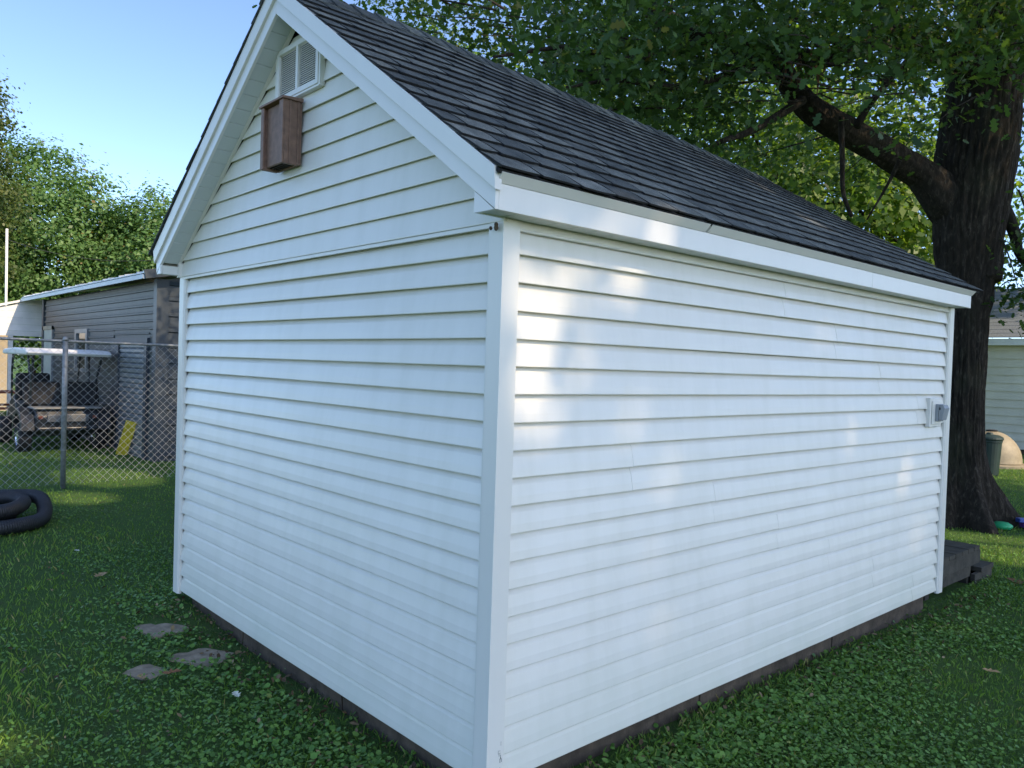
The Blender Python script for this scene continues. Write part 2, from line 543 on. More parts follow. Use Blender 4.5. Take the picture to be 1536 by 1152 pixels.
# rake trim on the gable wall (channel along the soffit)
for s in (-1, 1):
    m = MB()
    h0 = W / 2 + .016
    a = Vector((XR + s * h0, GY - .006, 3.215 - SL * h0 + .012)); b = Vector((XR + s * .0, GY - .006, 3.227))
    m.beam(a, b, .020, .030, (0, 0, 1))
    m.build('rake_channel', M['trim'], shed)
MB().box(-W - .018, -W + .012, GY - .014, GY + .02, 2.032, 2.125).build('rake_channel', M['trim'], shed)

# rakes: lower fascia board, drip moulding above it, sloped soffit panels
YF = -.140
XE_R, XE_L = .112, -3.235
API = 3.205                                    # underside apex of the fascia
def rake_z(x, side): return API - (abs(x - XR)) * (SL if side > 0 else .693)
for side, xe in ((1, XE_R), (-1, XE_L)):
    for nm, za, zb, y0, y1, mt in (('rake_fascia', 0.0, .073, YF, YF + .016, 'fascia'), ('rake_drip_moulding', .0735, .150, YF - .013, YF + .016, 'fascia')):
        m = MB()
        x0, x1 = (XR, xe)
        if nm != 'rake_fascia': x1 = xe + side * .012
        zs = lambda x: rake_z(x, side)
        pts = []
        for y in (y0, y1):
            pts += [(x0, y, zs(x0) + za), (x1, y, (zs(x1) + za) if nm != 'rake_fascia' else max(zs(x1) + za, 2.046)), (x1, y, zs(x1) + zb), (x0, y, zs(x0) + zb)]
        if nm != 'rake_fascia':
            # top edge leans outwards
            for i in (2, 3): pts[i] = (pts[i][0], pts[i][1] - .006, pts[i][2])
        fs = [(0,1,2,3),(7,6,5,4),(0,4,5,1),(1,5,6,2),(2,6,7,3),(3,7,4,0)]
        if side < 0: fs = [f[::-1] for f in fs]
        m.poly(pts, fs)
        m.build(nm, M[mt], shed, bevel=.0015)
    # lower tail of fascia down to the boxed eave
    m = MB()
    xi = 0.0 if side > 0 else -W - .004
    zi = rake_z(xi, side)
    pr_ = [(xi, 2.046), (xe - side*.0005, 2.046), (xe - side*.0005, rake_z(xe, side) + .0725), (xi, zi + .0725)]
    pr_ = [(xi, 2.0462), (xe - side*.006, 2.0462), (xi, zi + .002)]
    if side < 0: pr_ = pr_[::-1]
    m.prism(pr_, 1, YF + .001, YF + .015)
    m.box(min(xi, xi + side * .012), max(xi, xi + side * .012), YF + .0175, GY + .004, 2.046, zi - .004)
    m.build('eave_return', M['fascia'], shed)
    # sloped soffit in short panels
    npan = 19; xa = XR + side * .01; xb = xi
    for i in range(npan):
        u0 = xa + (xb - xa) * (i / npan); u1 = xa + (xb - xa) * ((i + 1) / npan) - side * .0045
        m = MB()
        za, zb_ = rake_z(u0, side) + .010, rake_z(u1, side) + .010
        pts = [(u0, YF + .0165, za), (u1, YF + .0165, zb_), (u1, GY + .006, zb_), (u0, GY + .006, za)]
        pts += [(q[0], q[1], q[2] + .006) for q in pts]
        fs = [(0,3,2,1),(4,5,6,7),(0,1,5,4),(1,2,6,5),(2,3,7,6),(3,0,4,7)]
        if side < 0: fs = [f[::-1] for f in fs]
        m.poly(pts, fs)
        m.build('soffit_panel', M['soffit'], shed)

# eaves: fascia, slanted drip strip, flat soffit panels
YB = 4.372
def eave(side, xw, xe):
    for (y0, y1) in ((YF + .0005, 2.745), (2.7465, YB)):
        MB().box(min(xe - side*.016, xe), max(xe - side*.016, xe), y0 + (.016 if y0 < 0 else 0), y1, 2.046, 2.134).build('eave_fascia', M['fascia'], shed, bevel=.0015)
    for (y0, y1) in ((YF - .010, 1.062), (1.0635, YB + .005)):
        pr_ = [(xe - side*.016, 2.1345), (xe + side*.003, 2.1345), (xe + side*.030, 2.164), (xe + side*.026, 2.167), (xe - side*.016, 2.150)]
        if side > 0: pr_ = pr_[::-1]
        MB().prism(pr_, 1, y0 + .014, y1).build('eave_drip_strip', M['fascia'], shed)
    n = 43
    for i in range(n):
        y0 = YF + .017 + (YB - YF - .017) * i / n; y1 = YF + .017 + (YB - YF - .017) * (i + 1) / n - .0045
        xi = xw
        a, b = sorted((xi + side * .0065, xe - side * .0165))
        MB().box(a, b, y0, y1, 2.0495, 2.0555).build('soffit_panel', M['soffit'], shed)
eave(1, 0.0, XE_R)
MB().box(XE_L, XE_L + .016, YF + .016, YB, 2.046, 2.134).build('eave_fascia', M['fascia'], shed)
MB().prism([(XE_L + .016, 2.1345), (XE_L + .016, 2.150), (XE_L - .026, 2.167), (XE_L - .030, 2.164), (XE_L - .003, 2.1345)][::-1], 1, YF + .004, YB).build('eave_drip_strip', M['fascia'], shed)
MB().box(XE_L + .0165, -W - .0065, YF + .017, YB, 2.0495, 2.0555).build('soffit_panel', M['soffit'], shed)

# roof deck with a slightly sagging ridge
RY = [-.165, .6, 1.4, 2.0, 3.0, 3.9, 4.47]
RZ = [3.352, 3.366, 3.335, 3.312, 3.292, 3.245, 3.215]
def ridge_z(y): return float(np.interp(y, RY, RZ))
EAR, EAL, EZ = .150, -3.300, 2.168
def roof_pt(s, y, side, lift=0.0):
    """s: 0 at the eave, 1 at the ridge"""
    xe = EAR if side > 0 else EAL
    x = xe + (XR - xe) * s; z = EZ + (ridge_z(y) - EZ) * s
    n = Vector((side * .565, 0, .825))
    return Vector((x, y, z)) + n * lift
deck = MB(); yy = np.linspace(-.150, 4.455, 24)
for i, y in enumerate(yy):
    for (s, side, l) in ((.004, 1, -.002), (1, 1, -.002), (.004, -1, -.002), (.004, -1, -.016), (.99, 1, -.035), (.004, 1, -.016)):
        deck.v.append(tuple(roof_pt(s, y, side, l)) if not (s == 1) else (XR, y, ridge_z(y) - .003))
for i in range(len(yy) - 1):
    b = i * 6
    for q in range(6):
        q2 = (q + 1) % 6
        deck.f.append((b + q, b + 6 + q, b + 6 + q2, b + q2))
deck.f.append(tuple(range(6))); deck.f.append(tuple(reversed(range(b + 6, b + 12))))
roof = deck.build('roof', M['roof_felt_shadow'], shed)

# shingle tabs on the slope in view: a few variants of one tab, placed one by one
NC = 16
SLEN = math.hypot(EAR - XR, 3.33 - EZ)
EXPO = SLEN / NC * 1.0
TABW = .196
def tab_mesh(v):
    rs = random.Random(v)
    w = TABW - .011; l = EXPO + .035; t = .0052
    bow = rs.uniform(-.0035, .0035); c = rs.uniform(.000, .004); lift = rs.uniform(0, .0035)
    # local: X along the eave, Y up the slope, Z out
    top = [(-w/2 + c, 0 + bow*.3, t + lift), (-w/6, bow, t + lift*.6), (w/6, bow*.8 + rs.uniform(-.0015, .0015), t + lift*.4), (w/2 - rs.uniform(0, .003), -bow*.4, t + lift*1.2), (w/2, l*.5, t*.9), (w/2, l, t*.2 - .004), (-w/2, l, t*.2 - .004), (-w/2, l*.5, t*.9)]
    bot = [(x, y + .001, z - t - .002) for x, y, z in top]
    n = len(top)
    me = bpy.data.meshes.new('shingle')
    me.from_pydata(top + bot, [], [(0,1,6,7)] and [(7,0,1,2,3,4), (7,4,5,6), tuple(reversed(range(n, 2*n)))] + [(i, i + n, (i + 1) % n + n, (i + 1) % n) for i in range(n)])
    me.materials.append(M['shingle']); me.materials.append(M['roof_felt_shadow'])
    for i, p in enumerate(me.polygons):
        if i > 2: p.material_index = 1  # butts and sides near-black like cut asphalt, painting in their shadow lines
    return me
TABS = [tab_mesh(i) for i in range(14)]
tabs = []
for c in range(NC):
    s = c / NC
    o = -.165 + ((c * .5) % 1.0) * TABW - (TABW if c % 2 else 0) + random.uniform(-.02, .02)
    y = o
    while y < 4.475:
        yc = max(y + TABW / 2, -.160 + TABW / 2 - .0)
        if y + TABW > -.165 + .04:
            tabs.append((c, s, y + TABW / 2))
        y += TABW
rroot = ORG[shed.name]
rest = MB(); rest_mi = []
def tab_matrix(s, y, jit=True):
    p0 = roof_pt(s, y, 1, .0045); p1 = roof_pt(min(1, s + .06), y, 1, .0045)
    Y = (p1 - p0).normalized(); dy = (ridge_z(y + .05) - ridge_z(y - .05)) / .1 * s
    X = Vector((0, 1, dy)).normalized(); Z = X.cross(Y).normalized(); X = Y.cross(Z)
    rz = random.gauss(0, .006)
    X2 = (X * math.cos(rz) + Y * math.sin(rz)); Y2 = Z.cross(X2)
    Y2 = (Y2 - Z * .028).normalized(); Z2 = X2.cross(Y2)
    p0 = p0 + Y * random.gauss(0, .0022) + Z * .0035
    return Matrix(((X2.x, Y2.x, Z2.x, p0.x), (X2.y, Y2.y, Z2.y, p0.y), (X2.z, Y2.z, Z2.z, p0.z), (0, 0, 0, 1)))
def clip_tab(me, mw, lo, hi):
    out = []
    for v in me.vertices:
        p = mw @ v.co; p.y = min(max(p.y, lo), hi); out.append(p)
    return out
# the ones that show largest stand as objects of their own
def showsize(t):
    p = roof_pt(t[1], t[2], 1); return (p - CAM).length
tabs.sort(key=showsize)
for i, (c, s, y) in enumerate(tabs):
    me = TABS[random.randrange(len(TABS))]
    mw = tab_matrix(s, y)
    edge = (y - TABW / 2 < -.166) or (y + TABW / 2 > 4.478)
    if i < 298:
        if edge:
            lo = -.157 + random.uniform(-.001, .001)
            me2 = me.copy()
            for v in me2.vertices:
                p = mw @ v.co; p.y = min(max(p.y, lo), 4.478); v.co = mw.inverted() @ p
            me = me2
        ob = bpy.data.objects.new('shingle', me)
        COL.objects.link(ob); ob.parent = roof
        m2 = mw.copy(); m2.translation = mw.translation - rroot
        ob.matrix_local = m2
    else:
        b = len(rest.v)
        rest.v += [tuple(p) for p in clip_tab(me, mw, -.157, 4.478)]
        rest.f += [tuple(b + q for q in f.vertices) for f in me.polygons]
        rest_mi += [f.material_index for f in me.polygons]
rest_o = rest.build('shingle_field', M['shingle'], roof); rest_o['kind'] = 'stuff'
rest_o.data.materials.append(M['roof_felt_shadow'])
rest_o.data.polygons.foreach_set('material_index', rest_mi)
# far slope: joined courses
fs_ = MB()
for c in range(NC):
    s0 = c / NC; s1 = min(1, s0 + .085)
    y = -.166 + random.uniform(-.1, 0)
    while y < 4.478:
        ya, yb = max(y, -.166 - random.uniform(0, .006)), min(y + TABW - .005, 4.478)
        if yb - ya > .02:
            a = [roof_pt(s0, ya, -1, .015), roof_pt(s0, yb, -1, .015), roof_pt(s1, yb, -1, .006), roof_pt(s1, ya, -1, .006)]
            bb = [roof_pt(s0, ya, -1, .007), roof_pt(s0, yb, -1, .007), roof_pt(s1, yb, -1, .001), roof_pt(s1, ya, -1, .001)]
            fs_.poly(a + bb, [(0,1,2,3)[::-1],(4,5,6,7),(0,1,5,4),(1,2,6,5),(2,3,7,6),(3,0,4,7)])
        y += TABW
fso = fs_.build('shingle_field', M['shingle'], roof); fso['kind'] = 'stuff'
# ridge caps
y = -.17
while y < 4.44:
    y1 = min(y + .17, 4.475); m = MB()
    za, zb = ridge_z(y) + .026, ridge_z(y1) + .014
    for yy_, zz in ((y, za), (y1, zb)):
        for dx, dz in ((-.13, -.092), (-.012, -.003), (.012, -.003), (.13, -.092), (.13, -.099), (0, -.008), (-.13, -.099)):
            m.v.append((XR + dx, yy_, zz + dz))
    for q in range(7):
        q2 = (q + 1) % 7; m.f.append((q, q2, q2 + 7, q + 7))
    m.f.append(tuple(reversed(range(7)))); m.f.append(tuple(range(7, 14)))
    m.build('ridge_cap', M['shingle'], roof)
    y += .145

# foundation timbers / blocks
def rough_block(x0, x1, y0, y1, z0, z1, name, mt, parent, amp=.006, seg=.12):
    """box whose sides are gently uneven"""
    m = MB(); nx_ = max(1, int((x1 - x0) / seg)); ny_ = max(1, int((y1 - y0) / seg)); nz_ = 3
    idx = {}
    def vid(i, j, k):
        if (i, j, k) not in idx:
            p = np.array([x0 + (x1 - x0) * i / nx_, y0 + (y1 - y0) * j / ny_, z0 + (z1 - z0) * k / nz_])
            q = (vnoise(np.array([p * 9, p * 9 + 37, p * 9 + 71]), 5) - .5) * 2 * amp
            idx[(i, j, k)] = len(m.v); m.v.append(tuple(p + q))
        return idx[(i, j, k)]
    for i in range(nx_):
        for j in range(ny_):
            m.f.append((vid(i,j,nz_), vid(i+1,j,nz_), vid(i+1,j+1,nz_), vid(i,j+1,nz_)))
            m.f.append((vid(i,j+1,0), vid(i+1,j+1,0), vid(i+1,j,0), vid(i,j,0)))
    for k in range(nz_):
        for i in range(nx_):
            m.f.append((vid(i,0,k), vid(i+1,0,k), vid(i+1,0,k+1), vid(i,0,k+1)))
            m.f.append((vid(i+1,ny_,k), vid(i,ny_,k), vid(i,ny_,k+1), vid(i+1,ny_,k+1)))
        for j in range(ny_):
            m.f.append((vid(nx_,j,k), vid(nx_,j+1,k), vid(nx_,j+1,k+1), vid(nx_,j,k+1)))
            m.f.append((vid(0,j+1,k), vid(0,j,k), vid(0,j,k+1), vid(0,j+1,k+1)))
    return m.build(name, M[mt], parent)
for (a, b) in ((-2.98, -2.20), (-2.185, -1.10), (-1.085, -.05)):
    rough_block(a, b, .045, .18, -.32, -.006, 'foundation_block', 'foundation', shed)
for (a, b) in ((.185, 1.38), (1.395, 2.75), (2.765, 4.16)):
    rough_block(-.19, -.045, a, b, -.36, -.006, 'foundation_block', 'foundation', shed)
rough_block(-3.0, -2.86, .2, 4.2, -.34, -.006, 'foundation_block', 'foundation', shed)
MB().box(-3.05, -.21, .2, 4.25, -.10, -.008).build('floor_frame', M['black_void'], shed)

# gable vent
vx0, vx1, vz0, vz1 = -1.745, -1.355, 2.865, 3.075
vent = MB()
vent.box(vx0, vx1, GY - .001, GY + .001, vz0, vz1)
ventp = vent.build('gable_vent', M['vent_dark'], shed)
fr = MB(); t = .026
fr.box(vx0 - t, vx0, GY - .022, GY + .01, vz0 - t, vz1 + t)
fr.box(vx1, vx1 + t, GY - .022, GY + .01, vz0 - t, vz1 + t)
fr.box(vx0, vx1, GY - .0215, GY + .01, vz0 - t, vz0)
fr.box(vx0, vx1, GY - .0215, GY + .01, vz1, vz1 + t)
fr.box(vx0 - t - .02, vx0 - t, GY - .018, GY + .01, vz0 - t - .01, vz1 + t)
fr.box(vx1 + t, vx1 + t + .014, GY - .018, GY + .01, vz0 - t - .01, vz1 + t)
fr.box(vx0 - t, vx1 + t, GY - .0175, GY + .01, vz0 - t - .012, vz0 - t)
fr.build('frame', M['trim'], ventp, bevel=.002)
mxc = (vx0 + vx1) / 2
MB().box(mxc - .011, mxc + .011, GY - .0205, GY - .0012, vz0, vz1).build('mullion', M['trim'], ventp)
for (a, b) in ((vx0, mxc - .011), (mxc + .011, vx1)):
    nsl = 20
    for i in range(nsl):
        z0 = vz0 + (vz1 - vz0) * (i + .1) / nsl
        m = MB(); h = (vz1 - vz0) / nsl
        m.prism([(GY - .0130, z0), (GY - .0110, z0), (GY - .004, z0 + h * .93), (GY - .0060, z0 + h * .93)], 0, a + .001, b - .001)
        m.build('slat', M['trim'], ventp)

# mud nest under the soffit at the corner
m = MB(); m.lathe((-.012, -.026, 2.014), [(.002, -.012), (.006, -.009), (.009, -.002), (.007, .006), (.008, .012), (.004, .018)], 7)
m.lathe((-.034, -.032, 2.012), [(.003, -.006), (.007, 0), (.004, .007)], 7)
tag(m.build('wasp_nest', M['insect_nest'], None, smooth=True, origin=(-.02, -.03, 2.0)), 'tiny brown mud nest under the eave at the shed corner', 'nest')

# outlet on its mounting block
ol = thing('outlet_box', (0, 4.06, 1.19), 'grey weatherproof outlet cover on white mounting block near the wall end', 'outlet box')
m = MB(); m.box(-.014, .020, 3.955, 4.165, 1.195, 1.400); m.build('mounting_block', M['trim'], ol, bevel=.006)
m = MB(); m.box(.0205, .030, 3.978, 4.142, 1.215, 1.380); m.build('mounting_plate', M['trim'], ol, bevel=.004)
m = MB(); m.box(.0305, .050, 4.020, 4.115, 1.237, 1.358); ob_ = m.build('box_body', M['outlet_grey'], ol, bevel=.003)
m = MB(); m.prism([(.0505, 1.245), (.074, 1.247), (.090, 1.33), (.078, 1.353), (.0505, 1.353)][::-1], 1, 4.024, 4.110); m.build('cover', M['outlet_grey'], ol, bevel=.003)
m = MB(); m.box(.055, .062, 4.0205, 4.0238, 1.318, 1.335); m.build('latch', M['cart_dark'], ol)

# ================================================================== BAT HOUSE
bx0, bx1, bz0, bz1, bd = -1.748, -1.506, 2.478, 2.785, .092
bh = thing('bat_house', ((bx0 + bx1) / 2, GY - .07, 2.52), 'brown wooden bat box hanging below the gable vent', 'bat box')
yb = GY - .006; yf = yb - bd
m = MB(); m.box(bx0 - .001, bx0 + .022, yf, yb - .014, bz0, bz1); m.build('side_panel', M['brown_wood'], bh, bevel=.002)
m = MB(); m.box(bx1 - .022, bx1 + .001, yf, yb - .014, bz0, bz1); m.build('side_panel', M['brown_wood'], bh, bevel=.002)
m = MB(); m.box(bx0 + .001, bx1 - .001, yb - .013, yb, bz0 + .004, bz1); m.build('back_panel', M['brown_wood'], bh, bevel=.002)
m = MB(); m.box(bx0 + .0225, bx1 - .0225, yf + .012, yf + .026, bz0 + .012, bz1 - .001); m.build('front_panel', M['brown_wood'], bh, bevel=.002)
for x in (bx0 + .03,): pass
for yy_ in (yf + .024, yf + .066):
    m = MB(); m.box(bx1 + .0012, bx1 + .006, yy_, yy_ + .010, bz0, bz1); m.build('batten', M['brown_wood'], bh, bevel=.001)
m = MB(); m.box(bx0 - .0015, bx0 + .030, yf - .010, yf - .0005, bz0, bz1); m.build('batten', M['brown_wood'], bh, bevel=.002)
m = MB(); m.box(bx1 - .040, bx1 + .0015, yf - .010, yf - .0005, bz0, bz1); m.build('batten', M['brown_wood'], bh, bevel=.002)
for i in range(3):
    y0 = yf + .036 + i * .016
    m = MB(); m.box(bx0 + .0225, bx1 - .0225, y0, y0 + .007, bz0 + .010, bz1 - .03); m.build('baffle', M['brown_dark'], bh)
m = MB()
m.prism([(yf - .018, bz1 + .001), (yb, bz1 + .001), (yb, bz1 + .020), (yf - .018, bz1 + .012)][::-1], 0, bx0 - .014, bx1 + .014)
m.build('lid', M['brown_wood'], bh, bevel=.002)

# ================================================================== DECK STEP behind the far end wall
dk = thing('wooden_deck', (-1.2, 5.0, -.2), 'low weathered wooden deck with a step behind the shed', 'deck')
y = 4.385
while y < 5.50:
    y1 = min(y + .138, 5.548)
    m = MB(); m.box(-2.4, -.096, y, y1 - .008, .118 + random.uniform(-.002, .002), .155 + random.uniform(-.002, .002)); m.build('plank', M['deck_wood'], dk, bevel=.004)
    y += .14
m = MB(); m.box(-.142, -.1, 4.40, 5.53, .005, .1155); m.build('rim_board', M['deck_wood'], dk, bevel=.004)
m = MB(); m.box(-.150, -.112, 4.40, 5.33, -.085, .002); m.build('rim_board', M['deck_wood'], dk, bevel=.004)
m = MB(); m.box(-2.4, -.145, 5.49, 5.535, -.02, .1155); m.build('rim_board', M['deck_wood'], dk, bevel=.004)
for (x, y) in ((-.24, 5.40), (-2.3, 5.40), (-.24, 4.5), (-2.3, 4.5)):
    m = MB(); m.box(x, x + .085, y, y + .085, -.36, .1); m.build('post', M['deck_wood'], dk, bevel=.004)
st = MB(); st.box(-1.5, -.095, 5.56, 5.87, -.085, -.045); st.build('step_plank', M['deck_wood'], dk, bevel=.004)
st = MB(); st.box(-.140, -.104, 5.43, 5.86, -.30, -.0855); st.build('step_side', M['deck_wood'], dk, bevel=.004)
st = MB(); st.box(-1.5, -.142, 5.83, 5.86, -.30, -.0855); st.build('step_side', M['deck_wood'], dk, bevel=.004)

# ================================================================== TREES
LOBED = np.array([(0, -.55), (.20, -.36), (.14, -.16), (.36, -.04), (.16, .10), (.28, .30), (0, .55), (-.26, .30), (-.16, .08), (-.36, -.02), (-.14, -.18), (-.22, -.34)])
OVAL = np.array([(0, -.5), (.24, -.22), (.27, .1), (0, .5), (-.27, .1), (-.24, -.22)])
DIAM = np.array([(0, -.5), (.34, 0), (0, .5), (-.34, 0)])
def leaf_polys(cent, size, shape, flat=.0, rng=RNG, droop=.25, out=None):
    """random leaves: cent (N,3), size (N,), shape (k,2)"""
    n = len(cent); k = len(shape)
    nrm = rng.normal(size=(n, 3)); nrm[:, 2] = np.abs(nrm[:, 2]) + flat
    if out is not None: nrm = nrm * .75 + out * 1.3
    nrm /= np.linalg.norm(nrm, axis=1)[:, None]
    t = rng.normal(size=(n, 3)); t[:, 2] -= droop
    t -= (t * nrm).sum(1)[:, None] * nrm; t /= np.linalg.norm(t, axis=1)[:, None]
    b = np.cross(nrm, t)
    v = cent[:, None, :] + (shape[None, :, 0, None] * b[:, None, :] + shape[None, :, 1, None] * t[:, None, :]) * size[:, None, None]
    # cup the blade a little along the midrib
    v = v + nrm[:, None, :] * (np.abs(shape[None, :, 0, None]) * .22 - .05) * size[:, None, None]
    return v
def clumps(n, c, rad, rng, shell=.55, zmin=None):
    d = rng.normal(size=(n, 3)); d /= np.linalg.norm(d, axis=1)[:, None]
    r_ = shell + (1 - shell) * rng.random(n) ** .6
    wob = .78 + .44 * vnoise(d * 2.3 + np.array(c) * .37, 9)
    p = np.array(c) + d * np.array(rad) * (r_ * wob)[:, None]
    if zmin is not None: p = p[p[:, 2] > zmin]
    return p
def crown(parent, cl, per, spread, lsize, shape, mtl, rng, keep=None, name='crown', flat=.3, centre=None):
    per_ = rng.poisson(per, len(cl)).clip(3)
    idx = np.repeat(np.arange(len(cl)), per_)
    sp = (rng.random(len(cl)) * .7 + .65)[idx][:, None] * spread
    off = rng.normal(size=(len(idx), 3)) * sp * np.array([1, 1, .62])
    p = cl[idx] + off
    cr = rng.random(len(cl))[idx]
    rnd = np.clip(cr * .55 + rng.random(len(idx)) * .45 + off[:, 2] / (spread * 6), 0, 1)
    if keep is not None:
        k = keep(p); p = p[k]; rnd = rnd[k]
    size = lsize * (.5 + 1.0 * rng.random(len(p)) ** 1.4)
    out = None
    if centre is not None:
        out = p - np.array(centre); out /= np.linalg.norm(out, axis=1)[:, None] + 1e-6
        o2 = off[:len(out)] if keep is None else None
        if o2 is not None: out = out * .6 + .8 * o2 / (np.linalg.norm(o2, axis=1)[:, None] + 1e-6)
    return npmesh(name, leaf_polys(p, size, shape, flat, rng, out=out), len(shape), M[mtl], parent, rnd)
def bez(pts, n=8):
    """smooth polyline through points (Catmull-Rom)"""
    P = [Vector(p) for p in pts]; P = [P[0] * 2 - P[1]] + P + [P[-1] * 2 - P[-2]]; out = []
    for i in range(1, len(P) - 2):
        for k in range(n):
            t = k / n
            out.append(.5 * ((2 * P[i]) + (-P[i-1] + P[i+1]) * t + (2*P[i-1] - 5*P[i] + 4*P[i+1] - P[i+2]) * t * t + (-P[i-1] + 3*P[i] - 3*P[i+1] + P[i+2]) * t ** 3))
    out.append(P[-2]); return out
def limb(m, pts, r0, r1, n=9, seg=6):
    q = bez(pts, seg); k = len(q)
    rad = [(r0 + (r1 - r0) * (i / (k - 1)) ** .8) * (1 + .04 * math.sin(i * 1.7 + r0 * 90)) for i in range(k)]
    m.tube(q, rad, n)

# sun gaps: places on the wall, roof and lawn that the sun reaches through the leaves
def sun_gap(targets):
    s = np.array(SUN)
    T = [(np.array(c, float), rad) for c, rad in targets]
    def keep(p):
        k = np.ones(len(p), bool)
        for c, rad in T:
            d = p - c; t = d @ s
            dist = np.linalg.norm(d - t[:, None] * s, axis=1)
            k &= ~((t > 0) & (dist < rad * (.8 + .4 * vnoise(p * 1.7, 8))))
        return k
    return keep
GAPS = [((0, .12, 1.80), .13), ((0, .34, 1.84), .12), ((0, .55, 1.74), .10), ((0, .22, 1.60), .12), ((0, .42, 1.55), .09), ((0, .08, 1.42), .11), ((0, .25, 1.36), .07),
        ((0, .70, 1.85), .07), ((.1, .80, 2.09), .11), ((.1, .50, 2.10), .06), ((0, 1.15, 1.80), .08), ((0, 1.30, 1.62), .075),
        ((0, 1.02, 1.08), .085), ((.0, .97, .70), .095), ((0, 1.10, .80), .06), ((0, 1.0, .36), .08), ((0, 1.95, 1.75), .095), ((0, 2.4, 1.70), .08), ((0, 3.65, .85), .095), ((0, .80, 1.32), .085), ((0, 1.75, 1.0), .085), ((0, 2.8, 1.2), .08),
        ((-.35, 2.9, 2.5), .13), ((-.9, 3.2, 2.85), .12), ((-1.75, -1.30, -.1), .22), ((-.8, 7.7, -.2), .6), ((-.2, 7.0, -.2), .5), ((.4, 8.2, -.2), .8),
        ((-8.3, 1.4, .5), .6), ((-9.2, 1.2, -.1), .6), ((-7.7, .5, -.1), .35), ((-9.6, -.6, -.1), .4), ((-12.6, 1.3, 1.65), .38), ((-19, 1.9, 2.4), .9)]
keep_gap = sun_gap(GAPS)

rng = np.random.default_rng(21)
oak = thing('oak_tree', (-1.40, 8.88, gz(-1.4, 8.88)), 'huge old oak with dark furrowed trunk standing behind the shed', 'tree')
# trunk with furrowed bark and root flare
na, nz = 150, 190
Zs = np.linspace(-.45, 9.2, nz); th = np.linspace(0, 2 * np.pi, na, endpoint=False)
cxs = np.interp(Zs, [-.5, 1, 2.2, 3.5, 5, 6, 9.2], [-1.38, -1.42, -1.42, -1.41, -1.34, -1.27, -1.05])
cys = np.interp(Zs, [-.5, 1, 2.2, 3.5, 5, 6, 9.2], [8.86, 8.86, 8.86, 8.90, 9.0, 9.08, 9.25])
rad = np.interp(Zs, [-.45, -.1, .25, .7, 1.3, 2.2, 2.9, 3.6, 4.2, 5, 6, 7.5, 9.2], [.52, .43, .345, .295, .275, .28, .33, .41, .425, .42, .41, .35, .22])
TH, ZG = np.meshgrid(th, Zs)
Pn = np.stack([np.cos(TH) * 7, np.sin(TH) * 7, ZG * 1.5], -1).reshape(-1, 3)
warp = vnoise(Pn * .5, 2).reshape(TH.shape)
fur = np.abs(np.sin((TH * 15 + warp * 9 + ZG * .35)))
fur2 = vnoise(np.stack([np.cos(TH) * 19, np.sin(TH) * 19, ZG * 6], -1).reshape(-1, 3), 4).reshape(TH.shape)
lump = vnoise(np.stack([np.cos(TH) * 1.4, np.sin(TH) * 1.4, ZG * .9], -1).reshape(-1, 3), 6).reshape(TH.shape)
brk = vnoise(np.stack([np.cos(TH) * 8, np.sin(TH) * 8, ZG * 5.5], -1).reshape(-1, 3), 14).reshape(TH.shape)
RR = rad[:, None] * (1 + .20 * (lump - .5)) + .034 * (fur ** .7 - .6) * (.55 + .9 * brk) + .036 * (fur2 - .5) + .03 * (brk > .62) * (brk - .62)
low = np.clip((.75 - ZG) / 1.0, 0, 1) ** 2
for ang, amp, wd in ((.35, .38, .20), (-.75, .34, .22), (1.6, .30, .25), (2.6, .32, .25), (-2.1, .36, .24), (-1.45, .30, .16)):
    dd = (TH - ang + np.pi) % (2 * np.pi) - np.pi
    RR = RR + low * amp * np.exp(-(dd / wd) ** 2)
tv = np.stack([cxs[:, None] + RR * np.cos(TH), cys[:, None] + RR * np.sin(TH), ZG], -1).reshape(-1, 3)
m = MB(); m.v = [tuple(q) for q in tv]
m.f = [(j*na+i, j*na+(i+1) % na, (j+1)*na+(i+1) % na, (j+1)*na+i) for j in range(nz-1) for i in range(na)]
m.build('trunk', M['bark'], oak, smooth=True)
lm = MB()
q = bez([(-1.36, 8.95, 2.75), (-1.42, 9.00, 3.42), (-1.62, 8.64, 3.79), (-1.78, 8.40, 4.03), (-1.91, 8.12, 4.15), (-2.06, 7.80, 4.29), (-2.24, 7.46, 4.42), (-2.47, 6.92, 4.62), (-2.58, 6.65, 4.82), (-2.64, 6.29, 5.01), (-3.4, 5.9, 5.5), (-4.2, 4.9, 6.0), (-5.0, 3.8, 6.3)], 14)
kq = len(q); lr = np.interp(np.linspace(0, 1, kq), [0, .10, .18, .27, .5, .7, 1], [.32, .31, .25, .178, .155, .13, .04])
lm.tube(q, list(lr), 44)
lv = np.array(lm.v); ring = np.repeat(np.array([tuple(p) for p in q]), 44, axis=0)[:len(lv)]
rr = lv - ring; al = np.repeat(np.cumsum([0] + [(q[i + 1] - q[i]).length for i in range(kq - 1)]), 44)
ph = np.tile(np.arange(44) / 44 * 2 * np.pi, kq)
nz_ = np.abs(np.sin(ph * 8 + 6 * vnoise(np.stack([np.cos(ph) * 3, np.sin(ph) * 3, al * 1.5], -1), 3))) * .5 + vnoise(np.stack([np.cos(ph) * 6, np.sin(ph) * 6, al * 7], -1), 5) * .8 + 1.2 * vnoise(np.stack([np.cos(ph) * 1.2, np.sin(ph) * 1.2, al * 1.6], -1), 8)
lm.v = [tuple(v) for v in ring + rr * (1 + .16 * (nz_ - 1.2))[:, None]]
lm.build('limb', M['bark'], oak, smooth=True)
